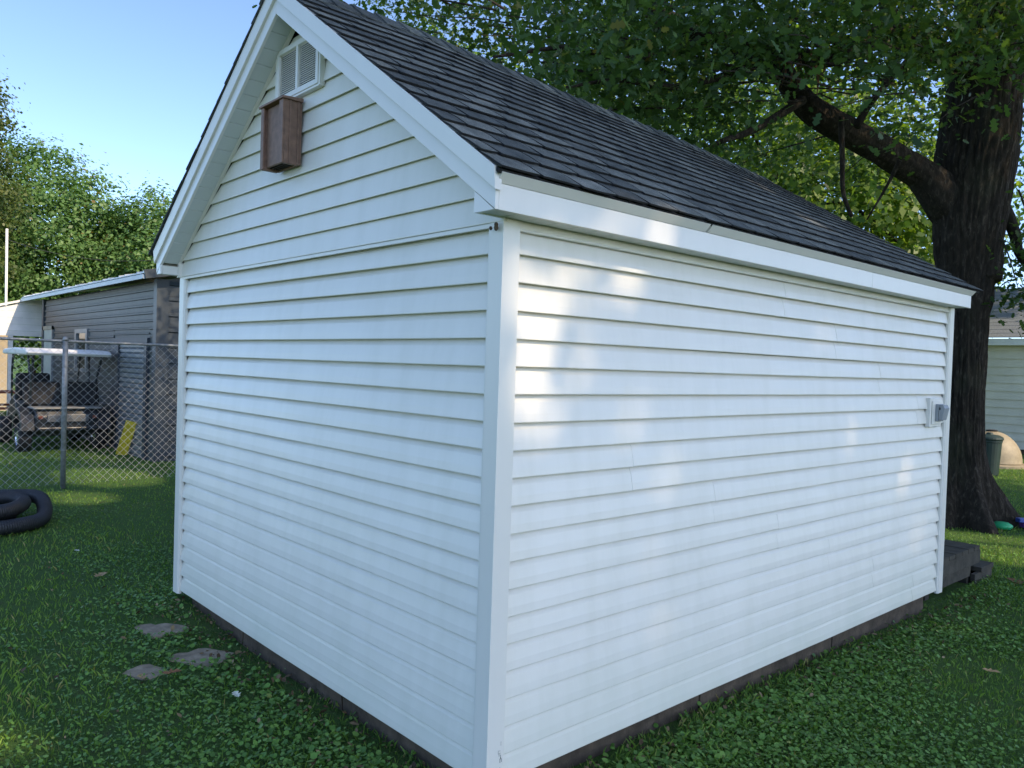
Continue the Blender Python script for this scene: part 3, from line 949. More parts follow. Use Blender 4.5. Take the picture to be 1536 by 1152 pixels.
LIMBS = [
    ([(-1.28, 9.0, 5.3), (-1.56, 7.95, 5.38), (-1.80, 7.24, 5.46), (-1.88, 6.69, 5.12), (-2.07, 6.18, 4.91), (-2.32, 5.60, 4.93), (-2.56, 5.04, 4.94), (-2.74, 4.24, 4.85)], .17, .05, 10),
    ([(-1.80, 7.24, 5.46), (-1.91, 7.28, 6.00), (-2.9, 7.2, 8.2)], .12, .05, 9),
    ([(-1.2, 9.1, 5.9), (-.2, 9.6, 7.4), (1.2, 9.9, 9.2)], .20, .05, 9),
    ([(-1.2, 9.1, 6.5), (-1.9, 10.6, 8.3), (-2.3, 12.2, 9.6)], .18, .05, 9),
    ([(-1.1, 9.2, 7.0), (-2.8, 8.6, 9.2), (-5.0, 8.2, 10.6)], .17, .04, 9),
    ([(-1.1, 9.2, 8.0), (-.9, 9.3, 10.5), (-1.4, 9.0, 12.6)], .20, .04, 9),
    ([(-2.25, 6.26, 4.54), (-2.44, 5.59, 4.10), (-2.54, 5.02, 3.84), (-2.73, 4.51, 3.47)], .055, .015, 7),
    ([(-1.99, 7.00, 4.36), (-1.87, 7.13, 4.67), (-1.65, 7.54, 5.21)], .05, .03, 7),
    ([(-2.11, 6.87, 4.47), (-2.08, 6.88, 3.98), (-2.01, 6.79, 3.58), (-1.94, 6.87, 3.32)], .035, .02, 6),
    ([(-2.46, 5.59, 4.77), (-2.55, 4.44, 4.28), (-2.54, 3.54, 4.10), (-2.29, 2.62, 3.74)], .05, .012, 6),
    ([(-2.56, 5.04, 4.94), (-2.77, 3.90, 4.44), (-2.69, 3.09, 4.30), (-2.53, 2.06, 3.88)], .05, .012, 6),
    ([(-1.77, 7.67, 4.08), (-1.95, 7.76, 3.81), (-2.18, 7.79, 3.45)], .03, .01, 6),
    ([(-1.20, 9.33, 3.81), (-1.06, 9.47, 3.40), (-1.00, 9.53, 3.11), (-0.79, 9.60, 2.81)], .10, .03, 8),
]
for pts, r0, r1, n in LIMBS:
    m = MB(); limb(m, pts, r0, r1, n, 6); m.build('limb', M['bark'], oak, smooth=True)
# torn brown dead wood at the fork
m = MB()
for i in range(26):
    a = Vector((-2.33, 5.74, 4.87)).lerp(Vector((-1.97, 6.13, 4.88)), random.random()) + Vector((random.gauss(0, .06), random.gauss(0, .06), random.uniform(-.12, .12)))
    b = a + Vector((random.uniform(-.05, .05), random.uniform(-.05, .05), random.uniform(-.38, .1)))
    m.tube([a, (a + b) / 2 + Vector((.02, .01, 0)), b], [.018, .014, .003], 5)
m.build('torn_branch', M['dead_wood'], oak)
# crown: leaf clumps round the limbs
cl = clumps(1260, (-2.2, 7.4, 9.0), (8.2, 7.8, 5.0), rng, .40)
fill = []
for pts, r0, r1, n in LIMBS[:7] + LIMBS[9:11]:
    q = bez(pts, 5)
    for p_ in q[3:]:
        for k in range(3): fill.append(tuple(p_ + Vector((random.gauss(0, .55), random.gauss(0, .55), random.gauss(.1, .45)))))
def drift(n, a, b, sp, sz):                      # leaf clumps strung out between two points
    a = Vector(a); b = Vector(b)
    for i in range(n):
        fill.append(tuple(a.lerp(b, random.random()) + Vector((random.gauss(0, sp), random.gauss(0, sp), random.gauss(0, sz)))))
drift(150, (-4.9, 2.9, 5.3), (-1.5, 6.4, 4.5), .75, .36)      # the skirt that hangs in over the roof
drift(10, (-2.15, 2.05, 3.72), (-1.95, 2.3, 3.72), .22, .10)  # sprays that touch the ridge
drift(60, (-1.54, 6.63, 5.2), (-.26, 8.03, 5.3), .40, .28)
drift(30, (-.98, 9.0, 3.0), (-.35, 9.7, 2.9), .22, .40)       # low sprays to the side of the trunk
cl = np.concatenate([cl, np.array(fill)])
BARE = [(-1.42, 8.3, 1.5), (-1.30, 8.2, 4.4), (-1.62, 8.05, 3.72), (-2.14, 7.42, 4.42), (-2.72, 6.8, 4.95)]
def oak_keep(p):
    k = keep_gap(p)
    # nothing inside the shed or its roof
    inside = (p[:, 0] > -3.4) & (p[:, 0] < .3) & (p[:, 1] > -.3) & (p[:, 1] < 4.6) & (p[:, 2] < 2.3 + .69 * np.minimum(p[:, 0] + 3.3, .16 - p[:, 0]) + .12)
    # the big limb and the trunk top stay bare
    for a, b in zip(BARE[:-1], BARE[1:]):
        a = np.array(a); b = np.array(b); ab = b - a
        t = np.clip(((p - a) @ ab) / (ab @ ab), 0, 1)
        k &= np.linalg.norm(p - (a + t[:, None] * ab), axis=1) > .90
    k |= (p[:, 0] > -1.15) & (p[:, 2] < 4.0) & (p[:, 1] > 8.6)
    k &= ~((p[:, 2] < 4.6) & (p[:, 0] > -2.4) & (p[:, 0] < -1.25) & (p[:, 1] < 9.6) & (p[:, 1] > 4.7))
    return k & ~inside & (p[:, 2] > 1.9) & ((p[:, 1] > 2.4) | (p[:, 0] > -2.0))
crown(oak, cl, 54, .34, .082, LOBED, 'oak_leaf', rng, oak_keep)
tw = MB()
for c in cl[rng.permutation(len(cl))[:420]]:
    c = Vector(c)
    d = Vector((-1.3, 8.9, 5.5)) - c; d = d.normalized() * random.uniform(.5, 1.1) + Vector((random.gauss(0, .15), random.gauss(0, .15), -.1))
    if c.y < 4.8 and c.z < 4.0: continue
    tw.tube([c - d * .3, c + d * .3 + Vector((0, 0, .05)), c + d], [.004, .008, .013], 5, cap=False)
two = tw.build('twigs', M['twig'], oak, smooth=True); two['kind'] = 'stuff'

def tree(name, label, base, trunk_r, height, crown_c, crown_r, ncl, per, spread, lsize, shape, mtl, seed, group=None, keep=None, cat='tree', shell=.5):
    rg = np.random.default_rng(seed)
    t = thing(name, base, label, cat, group)
    m = MB(); b = Vector(base)
    tops = Vector((crown_c[0], crown_c[1], crown_c[2] + crown_r[2] * .3))
    limb(m, [b - Vector((0, 0, .3)), b.lerp(tops, .3) + Vector((.12, -.1, 0)), b.lerp(tops, .65), tops], trunk_r, trunk_r * .25, 12, 6)
    m.build('trunk', M['bark'], t, smooth=True)
    for i in range(6):
        a = b.lerp(tops, rg.uniform(.35, .85)); an = rg.uniform(0, 6.28)
        e = Vector((crown_c[0] + crown_r[0] * .7 * math.cos(an), crown_c[1] + crown_r[1] * .7 * math.sin(an), crown_c[2] + crown_r[2] * rg.uniform(-.3, .5)))
        m = MB(); limb(m, [a, a.lerp(e, .5) + Vector((0, 0, .4)), e], trunk_r * .45, .03, 8, 5); m.build('limb', M['bark'], t, smooth=True)
    c = clumps(ncl, crown_c, crown_r, rg, shell)
    crown(t, c, per, spread, lsize, shape, mtl, rg, keep, centre=crown_c)
    return t

# tall shade trees that stand well out to the side, beyond the edge of the picture
tree('shade_tree', 'tall leafy tree far out across the lawn from the long siding wall', (15.5, 6.2, -.15), .42, 16, (15.8, 6.4, 15.4), (6.6, 6.2, 6.0), 1350, 33, .46, .24, DIAM, 'oak_leaf', 31, keep=keep_gap, shell=.2)
tree('shade_tree', 'tall tree across the lawn in line with the deck', (18.0, 15.0, -.15), .40, 16, (17.8, 14.6, 15.0), (5.8, 5.2, 6.0), 1000, 32, .46, .23, DIAM, 'oak_leaf', 32, keep=keep_gap, shell=.2)
# trees behind the shed, lit from the side
BT = [('maple_tree', 'bright leafy maple seen through the limbs behind the shed', (-9.5, 20, -.4), (-9, 19.5, 6.2), (4.8, 4.5, 5.2), 41),
      ('maple_tree', 'sunlit young maple left of the big trunk beyond the roof', (-8.4, 19, -.4), (-8.4, 18.8, 4.8), (3.0, 3.2, 4.2), 42),
      ('maple_tree', 'tall bright maple farthest beyond the roof ridge', (-16, 21, -.3), (-15.5, 20, 7.5), (5.5, 5.2, 6.0), 43),
      ('maple_tree', 'leafy maple over the neighbouring house roof', (-1.2, 26.5, -.5), (-1.2, 26.5, 7.5), (4.6, 4.0, 5.0), 44),
      ('maple_tree', 'green maple low behind the roof at the near ridge end', (-22, 17, -.3), (-21.5, 16.5, 7.8), (5.2, 4.6, 5.6), 45)]
for nm, lb, ba, cc, cr, sd in BT:
    tree(nm, lb, ba, .22, 8, cc, cr, 480, 44, .50, .19, DIAM, 'bright_leaf', sd, 'leafy trees behind the shed')
# the line of trees far left
LT = [('broadleaf_tree', 'tallest rounded green tree behind the metal shed', (-44, 7.0, -.3), (-43.5, 7.2, 6.4), (5.0, 4.0, 5.2), 51),
      ('broadleaf_tree', 'lower green tree whose top slopes down towards the shed roof', (-41, 11.6, -.3), (-40.8, 11.8, 4.9), (4.4, 3.6, 4.5), 52),
      ('broadleaf_tree', 'green tree behind the carport beside the tallest tree', (-45, 2.6, -.3), (-44.5, 2.8, 5.0), (5.0, 4.0, 4.6), 53)]
for nm, lb, ba, cc, cr, sd in LT:
    tree(nm, lb, ba, .3, 8, cc, cr, 850, 80, .46, .18, DIAM, 'far_leaf', sd, 'far line of trees')
tree('tall_conifer', 'tall yellowish tree leaning in above the carport', (-36.8, 2.6, -.3), .22, 13, (-36.7, 2.9, 8.4), (2.0, 2.0, 5.6), 420, 50, .34, .15, DIAM, 'yellow_leaf', 57)

# ================================================================== CHAIN LINK FENCE
FX = -8.5
fence = thing('chain_link_fence', (FX, .5, -.12), 'galvanised chain link fence between the lawns', 'fence')
m = MB(); m.tube([(FX, -3.2, 1.665), (FX, -1.0, 1.662), (FX, .5, 1.655), (FX, 2.0, 1.655), (FX, 4.2, 1.655)], .018, 10); m.build('top_rail', M['galv'], fence, smooth=True)
for y in (-2.5, .51, 3.52):
    z0 = gz(FX, y)
    m = MB(); m.tube([(FX + .035, y, z0 - .1), (FX + .035, y, 1.0), (FX + .035, y, 1.66)], .030, 12)
    m.lathe((FX + .035, y, 1.66), [(.033, 0), (.033, .02), (.024, .04), (.008, .052)], 12)
    po = m.build('post', M['galv'], fence, smooth=True)
    for zt in (.35, .85, 1.35):
        mm = MB(); mm.lathe((FX + .035, y, zt), [(.0315, -.006), (.0335, -.004), (.0335, .004), (.0315, .006)], 12); mm.build('tie', M['galv'], po)
wires = MB(); DW = .094; z0, z1 = -.07, 1.665; H = z1 - z0; y0, y1 = -3.2, 4.2
n = int((y1 - y0 + H) / DW) + 1
for k in range(n):
    for sg, xo in ((1, .0028), (-1, -.0028)):
        ya = y0 - H + k * DW
        a, b = ya, ya + H
        if sg > 0: pts = [(a, z0), (b, z1)]
        else: pts = [(a, z1), (b, z0)]
        (ya_, za), (yb_, zb) = pts
        t0 = max(0, (y0 - ya_) / (yb_ - ya_)); t1 = min(1, (y1 - ya_) / (yb_ - ya_))
        if t1 <= t0: continue
        nn = max(2, int((t1 - t0) * 18) + 1)
        q = []
        for i in range(nn):
            t = t0 + (t1 - t0) * i / (nn - 1)
            yy_ = ya_ + (yb_ - ya_) * t; zz = za + (zb - za) * t
            q.append((FX - .012 + xo + .010 * math.sin(yy_ * 2.1 + zz * 1.3), yy_, zz))
        wires.tube(q, .0014, 4, cap=False)
wo_ = wires.build('wire_mesh', M['galv_wire'], fence); wo_['kind'] = 'stuff'

# ================================================================== METAL SHED
ms = thing('metal_shed', (-14.2, 5.2, -.2), 'dark ribbed metal shed with roller door behind the fence', 'shed')
MX0, MX1, MY0, MY1, MT = -18.0, -10.42, 2.2, 7.8, 2.66
def rib_sheet(axis, a, b, z0, z1, plane, sgn, pitch, depth, mt, name='metal_sheet'):
    """horizontal ribs, profile extruded along the wall"""
    prof = []; z = z0
    while z < z1 - 1e-6:
        for dz, d in ((0, 0), (pitch * .62, 0), (pitch * .70, depth), (pitch * .92, depth), (pitch * .999, 0)):
            if z + dz <= z1: prof.append((plane + sgn * d, z + dz))
        z += pitch
    prof.append((plane, z1)); prof += [(plane - sgn * .012, z1), (plane - sgn * .012, z0)]
    m = MB(); m.prism(prof, axis, a, b); return m.build(name, M[mt], ms)
sheets = [-.2, .52, 1.24, 1.96, MT]
for i in range(4):
    za, zb = sheets[i], sheets[i + 1] - .001
    tone = 'metal_tan'
    # front wall, with openings for the roller door, window and door
    for a, b in ((MX0 + .95, -15.22), (-14.30, -12.66), (-10.80, MX1)) if i < 3 and za < 1.7 else ((MX0, MX1),):
        rib_sheet(0, a, b, za, zb, MY0, -1, .12, .018, tone)
    rib_sheet(1, MY0 + .001, MY1, za, zb, MX1, 1, .24, .022, 'metal_dark')
    rib_sheet(1, MY0, MY1, za, zb, MX0, -1, .24, .022, 'metal_dark')
MB().box(MX0 + .05, MX1 - .05, MY1 - .05, MY1, -.2, MT).build('back_wall', M['metal_dark'], ms)
MB().box(-15.21, -14.31, MY0 - .01, MY0 + .01, -.2, 1.15).build('lower_panel', M['metal_tan'], ms)
for x0, x1, y0, y1 in ((MX1 - .12, MX1 + .03, MY0 - .04, MY0 + .14), (MX0 - .03, MX0 + .10, MY0 - .04, MY0 + .1)):
    MB().box(x0, x1, y0, y1, -.25, MT + .02).build('corner_trim', M['metal_dark'], ms)
w = MB().box(-15.10, -14.42, MY0 - .005, MY0 + .01, 1.22, 1.90).build('window', M['glass_dark'], ms)
m = MB()
m.box(-15.21, -15.10, MY0 - .035, MY0 + .02, 1.16, 1.98).box(-14.42, -14.31, MY0 - .035, MY0 + .02, 1.16, 1.98).box(-15.10, -14.42, MY0 - .034, MY0 + .02, 1.16, 1.22).box(-15.10, -14.42, MY0 - .034, MY0 + .02, 1.90, 1.98)
m.build('window_frame', M['metal_grey'], w)
MB().box(-15.10, -14.42, MY0 - .03, MY0 - .006, 1.55, 1.58).build('sash_bar', M['metal_grey'], w)
d = MB().box(-17.95, -17.12, MY0 - .02, MY0 + .015, -.2, 2.0).build('door', M['door_white'], ms)
MB().lathe((-17.22, MY0 - .05, .8), [(.02, -.02), (.03, 0), (.02, .02)], 8, axis=1).build('door_handle', M['galv'], d)
MB().box(-17.11, -17.05, MY0 - .04, MY0 + .02, -.2, 2.08).build('door_jamb', M['metal_grey'], ms)
MB().box(-18.0, -17.05, MY0 - .04, MY0 + .02, 2.001, 2.08).build('door_jamb', M['tan_wall'], ms)
# roller door: separate slats
z = -.18
while z < 1.66:
    m = MB(); h = .082
    m.prism([(MY0 - .002, z), (MY0 - .022, z + h * .25), (MY0 - .022, z + h * .75), (MY0 - .002, z + h - .004), (MY0 + .01, z + h - .004), (MY0 + .01, z)][::-1], 0, -12.26, -10.93)
    m.build('roller_slat', M['metal_grey'], ms); z += h
MB().box(-12.655, -12.27, MY0 - .05, MY0 + .02, -.2, 1.71).build('door_jamb', M['metal_dark'], ms)
MB().box(-10.925, -10.801, MY0 - .05, MY0 + .02, -.2, 1.71).build('door_jamb', M['metal_dark'], ms)
MB().box(-12.655, -10.801, MY0 - .04, MY0 + .02, 1.711, 1.79).build('door_header', M['metal_dark'], ms)
rib_sheet(0, -12.655, -10.801, 1.791, 1.958, MY0, -1, .083, .018, 'metal_tan')
# shallow gable roof in ribbed sheets
yr = (MY0 + MY1) / 2
for s in (-1, 1):
    x = MX0 - .9
    while x < MX1 + .15:
        x1 = min(x + .9, MX1 + .2)
        ye = MY0 - .28 if s < 0 else MY1 + .28
        m = MB(); ze, zr_ = MT + .06, MT + .06 + .20 * (yr - MY0 + .28)
        xx = [x, x + .2, x + .215, x + .24, x + .255, x + .5, x + .515, x + .54, x + .555, x1 - .002]
        dz = [0, 0, .02, .02, 0, 0, .02, .02, 0, 0]
        top = [(a, ye, ze + .03 + q) for a, q in zip(xx, dz)] + [(a, yr, zr_ + .03 + q) for a, q in zip(xx, dz)]
        bt = [(x, ye, ze + .012), (x1 - .002, ye, ze + .012), (x, yr, zr_ + .012), (x1 - .002, yr, zr_ + .012)]
        n_ = len(xx)
        fs = [(i, i + 1, n_ + i + 1, n_ + i) for i in range(n_ - 1)]
        b = 2 * n_
        fs += [(b, b + 2, b + 3, b + 1), tuple([b, b + 1] + list(reversed(range(n_)))), (b, 0, n_, b + 2), (b + 1, b + 3, 2 * n_ - 1, n_ - 1)]
        m.poly(top + bt, fs); m.build('roof_sheet', M['metal_roof'], ms); x += .9
    m = MB(); ye = MY0 - .28 if s < 0 else MY1 + .28
    m.beam((MX1 + .22, ye, MT + .055), (MX1 + .22, yr, MT + .055 + .20 * (yr - MY0 + .28)), .03, .13); m.build('rake_trim', M['metal_dark'], ms)
MB().box(MX0 - .9, MX1 + .2, MY0 - .30, MY0 - .27, MT - .01, MT + .055).build('eave_trim', M['metal_roof'], ms)
m = MB(); m.poly([(MX1 - .01, MY0, MT), (MX1 - .01, MY1, MT), (MX1 - .01, yr, MT + .58), (MX1 - .03, MY0, MT), (MX1 - .03, MY1, MT), (MX1 - .03, yr, MT + .58)], [(0,1,2),(5,4,3),(0,3,4,1),(1,4,5,2),(2,5,3,0)])
m.build('gable_panel', M['metal_dark'], ms)

# ================================================================== CARPORT at far left
cp = thing('white_carport', (-20.5, -1.0, -.25), 'white metal carport with open front beside the metal shed', 'carport')
CX = -18.95
yA, yB_ = -5.5, 2.345
for i in range(5):                               # white front in horizontal panels under a sloping top
    za = 1.98 + i * .15; zb = za + .147
    top = lambda y: 2.77 + (y - 2.345) * .30
    ys_ = [q for q in np.linspace(yA, yB_, 30) if top(q) > za + .01]
    m = MB(); pts = []
    for q in ys_: pts += [(CX, q, za), (CX, q, min(zb, top(q))), (CX - .03, q, za), (CX - .03, q, min(zb, top(q)))]
    fs = []
    for k in range(len(ys_) - 1):
        b = 4 * k; fs += [(b, b + 4, b + 5, b + 1), (b + 1, b + 5, b + 7, b + 3), (b + 2, b + 3, b + 7, b + 6), (b, b + 2, b + 6, b + 4)]
    m.poly(pts, fs); m.build('front_panel', M['white_metal'], cp)
MB().box(CX - .03, CX + .05, yA, yB_, 1.86, 1.975).build('front_beam', M['white_metal'], cp)
m = MB(); m.beam((CX - 2, yA, .45), (CX - 2, yB_, 2.80), 4.1, .05); m.build('roof', M['white_metal'], cp)
for y in (1.42, 1.72, -1.5, -4.0):
    MB().box(CX - .04, CX + .04, y - .045, y + .045, -.25, 1.858).build('post', M['white_metal'], cp)
MB().box(CX - 4.1, CX - 3.95, yA, yB_, -.25, 2.0).build('back_wall', M['tan_wall'], cp)
MB().box(CX - 3.94, CX - 3.90, 1.3, 2.1, -.2, 1.7).build('door', M['tan_wall'], cp)
# picnic table inside the carport
pt_ = thing('picnic_table', (-17.9, .9, -.16), 'weathered red picnic table in front of the carport', 'table')
for k in range(4):
    m = MB(); m.box(-18.35 + k * .2, -18.17 + k * .2, .2, 1.95, .60, .64); m.build('plank', M['red_wood'], pt_, bevel=.005)
for x in (-18.75, -17.4):
    m = MB(); m.box(x, x + .24, .2, 1.95, .28, .32); m.build('bench_plank', M['red_wood'], pt_, bevel=.005)
for y in (.4, 1.7):
    m = MB(); m.beam((-18.15, y, .6), (-18.65, y, -.2), .09, .04, (0, 1, 0)); m.build('leg', M['red_wood'], pt_)
    m = MB(); m.beam((-17.8, y, .6), (-17.25, y, -.2), .09, .04, (0, 1, 0)); m.build('leg', M['red_wood'], pt_)
    m = MB(); m.beam((-18.7, y + .05, .26), (-17.2, y + .05, .26), .04, .08, (0, 0, 1)); m.build('crossbar', M['red_wood'], pt_)

# ================================================================== GOLF CART (rear towards the fence)
GX, GYc = -12.25, 1.40
gzz = gz(GX, GYc)
gc = thing('golf_cart', (GX - .9, GYc, gzz), 'dark golf cart with white canopy parked behind the fence', 'golf cart')
def cart_shape(profile, y0, y1, name, mt, bev=.02):
    m = MB(); m.prism(profile, 1, y0, y1); return m.build(name, M[mt], gc, bevel=bev)
zb = gzz
# body side profile in (x, z), rear at GX, front towards -x
bodyp = [(GX + .02, zb + .36), (GX + .05, zb + .58), (GX - .02, zb + .69), (GX - .45, zb + .70), (GX - .55, zb + .36), (GX - 1.35, zb + .34), (GX - 1.55, zb + .72), (GX - 1.75, zb + .88), (GX - 2.10, zb + .72), (GX - 2.28, zb + .48), (GX - 2.25, zb + .28), (GX - .3, zb + .24)]
cart_shape(bodyp, GYc - .46, GYc + .46, 'body', 'cart_dark', .03)
for s in (-1, 1):
    fp = [(GX - .32 + .36 * math.cos(math.pi * k / 8), zb + .36 + .36 * math.sin(math.pi * k / 8)) for k in range(9)]
    fp += [(GX - .32 + .28 * math.cos(math.pi * k / 8), zb + .36 + .26 * math.sin(math.pi * k / 8)) for k in reversed(range(9))]
    y0 = GYc + s * .462; y1 = GYc + s * .66
    cart_shape(fp[::-1], min(y0, y1), max(y0, y1), 'fender', 'cart_dark', .012)
m = MB(); m.box(GX - .40, GX + .05, GYc - .50, GYc + .50, zb + .705, zb + .735); m.build('rear_deck', M['cart_pale'], gc, bevel=.012)
m = MB(); m.box(GX + .055, GX + .075, GYc - .30, GYc + .30, zb + .50, zb + .62); m.build('rear_panel', M['cart_grey'], gc, bevel=.008)
m = MB(); m.box(GX + .02, GX + .10, GYc - .44, GYc + .44, zb + .36, zb + .42); m.build('bumper', M['cart_dark'], gc, bevel=.02)
for s in (-1, 1):
    m = MB(); m.box(GX + .052, GX + .066, GYc + s * .39 - .03, GYc + s * .39 + .03, zb + .55, zb + .60); m.build('tail_light', M['red_wood'], gc, bevel=.005)
    m = MB(); m.prism([(GX - .40, zb + .76), (GX - .30, zb + .76), (GX - .42, zb + 1.14), (GX - .52, zb + 1.13)], 1, GYc + s * .29 - .27, GYc + s * .29 + .27); m.build('seat_back', M['vinyl_black'], gc, bevel=.03)
    m = MB(); m.beam((GX - .36, GYc + s * .27, zb + .68), (GX - .37, GYc + s * .27, zb + .80), .05, .05, (1, 0, 0)); m.build('seat_bracket', M['cart_dark'], gc)
m = MB(); m.box(GX - 1.0, GX - .52, GYc - .55, GYc + .55, zb + .66, zb + .80); m.build('seat_cushion', M['vinyl_black'], gc, bevel=.04)
m = MB(); m.box(GX - .72, GX - .62, GYc - .62, GYc - .12, zb + .82, zb + 1.27); m.build('front_seat_back', M['vinyl_black'], gc, bevel=.045)
for (x, s) in ((GX - .32, -1), (GX - .32, 1), (GX - 1.92, -1), (GX - 1.92, 1)):
    yc = GYc + s * .56; hw = .095; rr_ = .235
    tm = MB(); tm.lathe((x, yc, zb + rr_), [(.11, -hw * .7), (.19, -hw), (.225, -hw * .8), (rr_, -hw * .4), (rr_, hw * .4), (.225, hw * .8), (.19, hw), (.11, hw * .7)], 22, axis=1)
    wl = tm.build('wheel', M['rubber'], gc, smooth=True)
    rm = MB(); rm.lathe((x, yc, zb + rr_), [(.05, -hw * .85), (.118, -hw * .80), (.125, -hw * .95), (.125, hw * .95), (.118, hw * .80), (.05, hw * .85)], 20, axis=1)
    rm.build('rim', M['chrome'], wl, smooth=False)
cz = zb + 1.600
m = MB()
prf = [(GX + .10, cz - .03), (GX + .15, cz + .01), (GX + .02, cz + .065), (GX - .9, cz + .085), (GX - 1.75, cz + .06), (GX - 1.88, cz + .02), (GX - 1.8, cz - .03)]
m.prism(prf, 1, GYc - .62, GYc + .62); m.build('canopy', M['canopy_white'], gc, bevel=.025)
for s in (-1, 1):
    m = MB(); m.tube([(GX - .36, GYc + s * .46, zb + .70), (GX - .25, GYc + s * .47, zb + 1.1), (GX + .02, GYc + s * .50, cz + .02)], .021, 8); m.build('canopy_strut', M['cart_dark'], gc)
    m = MB(); m.tube([(GX - .48, GYc + s * .40, zb + .70), (GX - .50, GYc + s * .43, zb + 1.1), (GX - .62, GYc + s * .46, cz + .02)], .018, 8); m.build('canopy_strut', M['cart_dark'], gc)
    m = MB(); m.tube([(GX - 1.65, GYc + s * .50, zb + .80), (GX - 1.55, GYc + s * .52, zb + 1.3), (GX - 1.45, GYc + s * .52, cz + .01)], .016, 8); m.build('canopy_strut', M['cart_dark'], gc)
m = MB(); ring = [(GX - 1.22 + .10 * math.cos(a) * .5, GYc - .26 + .17 * math.sin(a), zb + .98 + .15 * math.cos(a)) for a in np.linspace(0, 2 * math.pi, 18)]
m.tube(ring, .014, 6); m.build('steering_wheel', M['vinyl_black'], gc, smooth=True)
m = MB(); m.tube([(GX - 1.22, GYc - .26, zb + .98), (GX - 1.55, GYc - .26, zb + .70)], .02, 6); m.build('steering_column', M['cart_dark'], gc)

# yellow plastic board leaning by the roller door
m = MB(); m.beam((-11.62, 2.05, -.13), (-11.36, 2.125, .44), .17, .03, (.93, -.37, 0))
tag(m.build('plastic_board', M['yellow_plastic'], None, bevel=.006, origin=(-11.5, 2.1, -.13)), 'yellow plastic board leaning beside the roller door', 'board')

# ================================================================== COILED PIPE
c0 = Vector((-6.62, -.62, 0))
ctrl = []
for k in range(30):                              # outer loop on the grass, upper loop over it, inner tail
    a = math.pi * .75 + k * 2 * math.pi / 10
    q = k / 10
    r_ = .57 if q < 1.1 else (.47 if q < 2.2 else .36)
    zz = .066 if q < .9 else (.185 if q < 2.1 else .09)
    off = Vector((0, 0, 0)) if q < 1.1 else Vector((-.02, -.08, 0))
    ctrl.append((c0.x + off.x + r_ * math.cos(a) * 1.04 + random.uniform(-.02, .02), c0.y + off.y + r_ * math.sin(a) + random.uniform(-.02, .02), -.115 + zz))
cpts = bez(ctrl, 72); nn = len(cpts)
pm = MB()
rad_ = [.064 + .0028 * (1 if (i % 4) in (0, 1) else -1) for i in range(nn)]
pm.tube(cpts, rad_, 14)
tag(pm.build('corrugated_pipe', M['pipe_black'], None, smooth=True, origin=(c0.x, c0.y, -.115)), 'coil of black corrugated drain pipe lying on the lawn', 'pipe')

# ================================================================== STEPPING STONES, FALLEN LEAVES
def slab(name, cx, cy, rx, ry, ang, mt, label, seed, h=.045, top=.002):
    rs = random.Random(seed); m = MB(); n = 14; ring = []
    for k in range(n):
        a = 2 * math.pi * k / n
        sq = 1 / max(abs(math.cos(a)), abs(math.sin(a)))
        ring.append(((rx * math.cos(a) * sq) * rs.uniform(.90, 1.06), (ry * math.sin(a) * sq) * rs.uniform(.90, 1.06)))
    zg = gz(cx, cy); ca, sa = math.cos(ang), math.sin(ang)
    def T(u, v, z): return (cx + u * ca - v * sa, cy + u * sa + v * ca, z)
    for sc_, dz in ((1, top - h), (1, top - .003), (.985, top), (.5, top + .001)):
        for u, v in ring: m.v.append(T(u * sc_, v * sc_, zg + dz + rs.uniform(-.002, .002)))
    for j in range(3):
        for k in range(n):
            k2 = (k + 1) % n; m.f.append((j*n+k, j*n+k2, (j+1)*n+k2, (j+1)*n+k))
    m.f.append(tuple(range(3*n, 4*n))); m.f.append(tuple(reversed(range(n))))
    return tag(m.build(name, M[mt], None, origin=(cx, cy, zg)), label, 'stone', 'stepping stones beside the shed')
STONES = [(-2.71, -.235, .15, .115, .15), (-2.165, -.205, .15, .12, .5), (-2.13, -.50, .10, .08, .3)]
slab('stepping_stone', *STONES[0], 'stone', 'pale flat stepping stone farthest along the gable wall', 1)
slab('stepping_stone', *STONES[1], 'stone', 'flat grey stepping stone closest to the gable wall foundation', 2)
slab('stepping_stone', *STONES[2], 'stone', 'small stepping stone half overgrown by clover', 3, top=.004)
def dead_leaf(x, y, size, mt, label, seed, z=.045):
    rs = random.Random(seed); m = MB(); a = rs.uniform(0, 6.28); zg = gz(x, y) + z
    for u, v in LOBED:
        uu = u * math.cos(a) - v * math.sin(a); vv = u * math.sin(a) + v * math.cos(a)
        m.v.append((x + uu * size, y + vv * size, zg + size * (.55 * abs(u) ** 1.3 + .18 * v * v + rs.uniform(-.03, .03))))
    m.v.append((x, y, zg))
    n = len(LOBED)
    for k in range(n): m.f.append((k, (k + 1) % n, n))
    o = m.build('fallen_leaf', M[mt], None, origin=(x, y, zg))
    sm_ = o.modifiers.new('solid', 'SOLIDIFY'); sm_.thickness = .0012
    return tag(o, label, 'leaf', 'fallen leaves on the lawn')
dead_leaf(-4.05, -.22, .12, 'leaf_tan', 'tan dead leaf on open grass beyond the stepping stones', 1, .03)
dead_leaf(-1.93, -.44, .085, 'leaf_brown', 'orange brown leaf lying just off the middle stepping stone', 2)
dead_leaf(-2.03, -.55, .07, 'leaf_tan', 'yellowish dead leaf at the edge of the overgrown stone', 3, .02)
dead_leaf(-1.47, -.30, .06, 'leaf_pale', 'pale dry leaf in the clover near the gable wall', 4)
dead_leaf(.10, 5.75, .17, 'leaf_brown', 'large brown leaf beside the deck step', 5, .02)
dead_leaf(.72, 3.05, .08, 'leaf_tan', 'tan curled leaf on grass facing the long wall', 6, .04)
dead_leaf(-5.0, -.15, .05, 'leaf_pale', 'small pale leaf on grass near the coiled pipe', 7, .03)
dead_leaf(-.95, 7.15, .12, 'leaf_brown', 'dark brown leaf on grass between deck and oak', 8, .02)

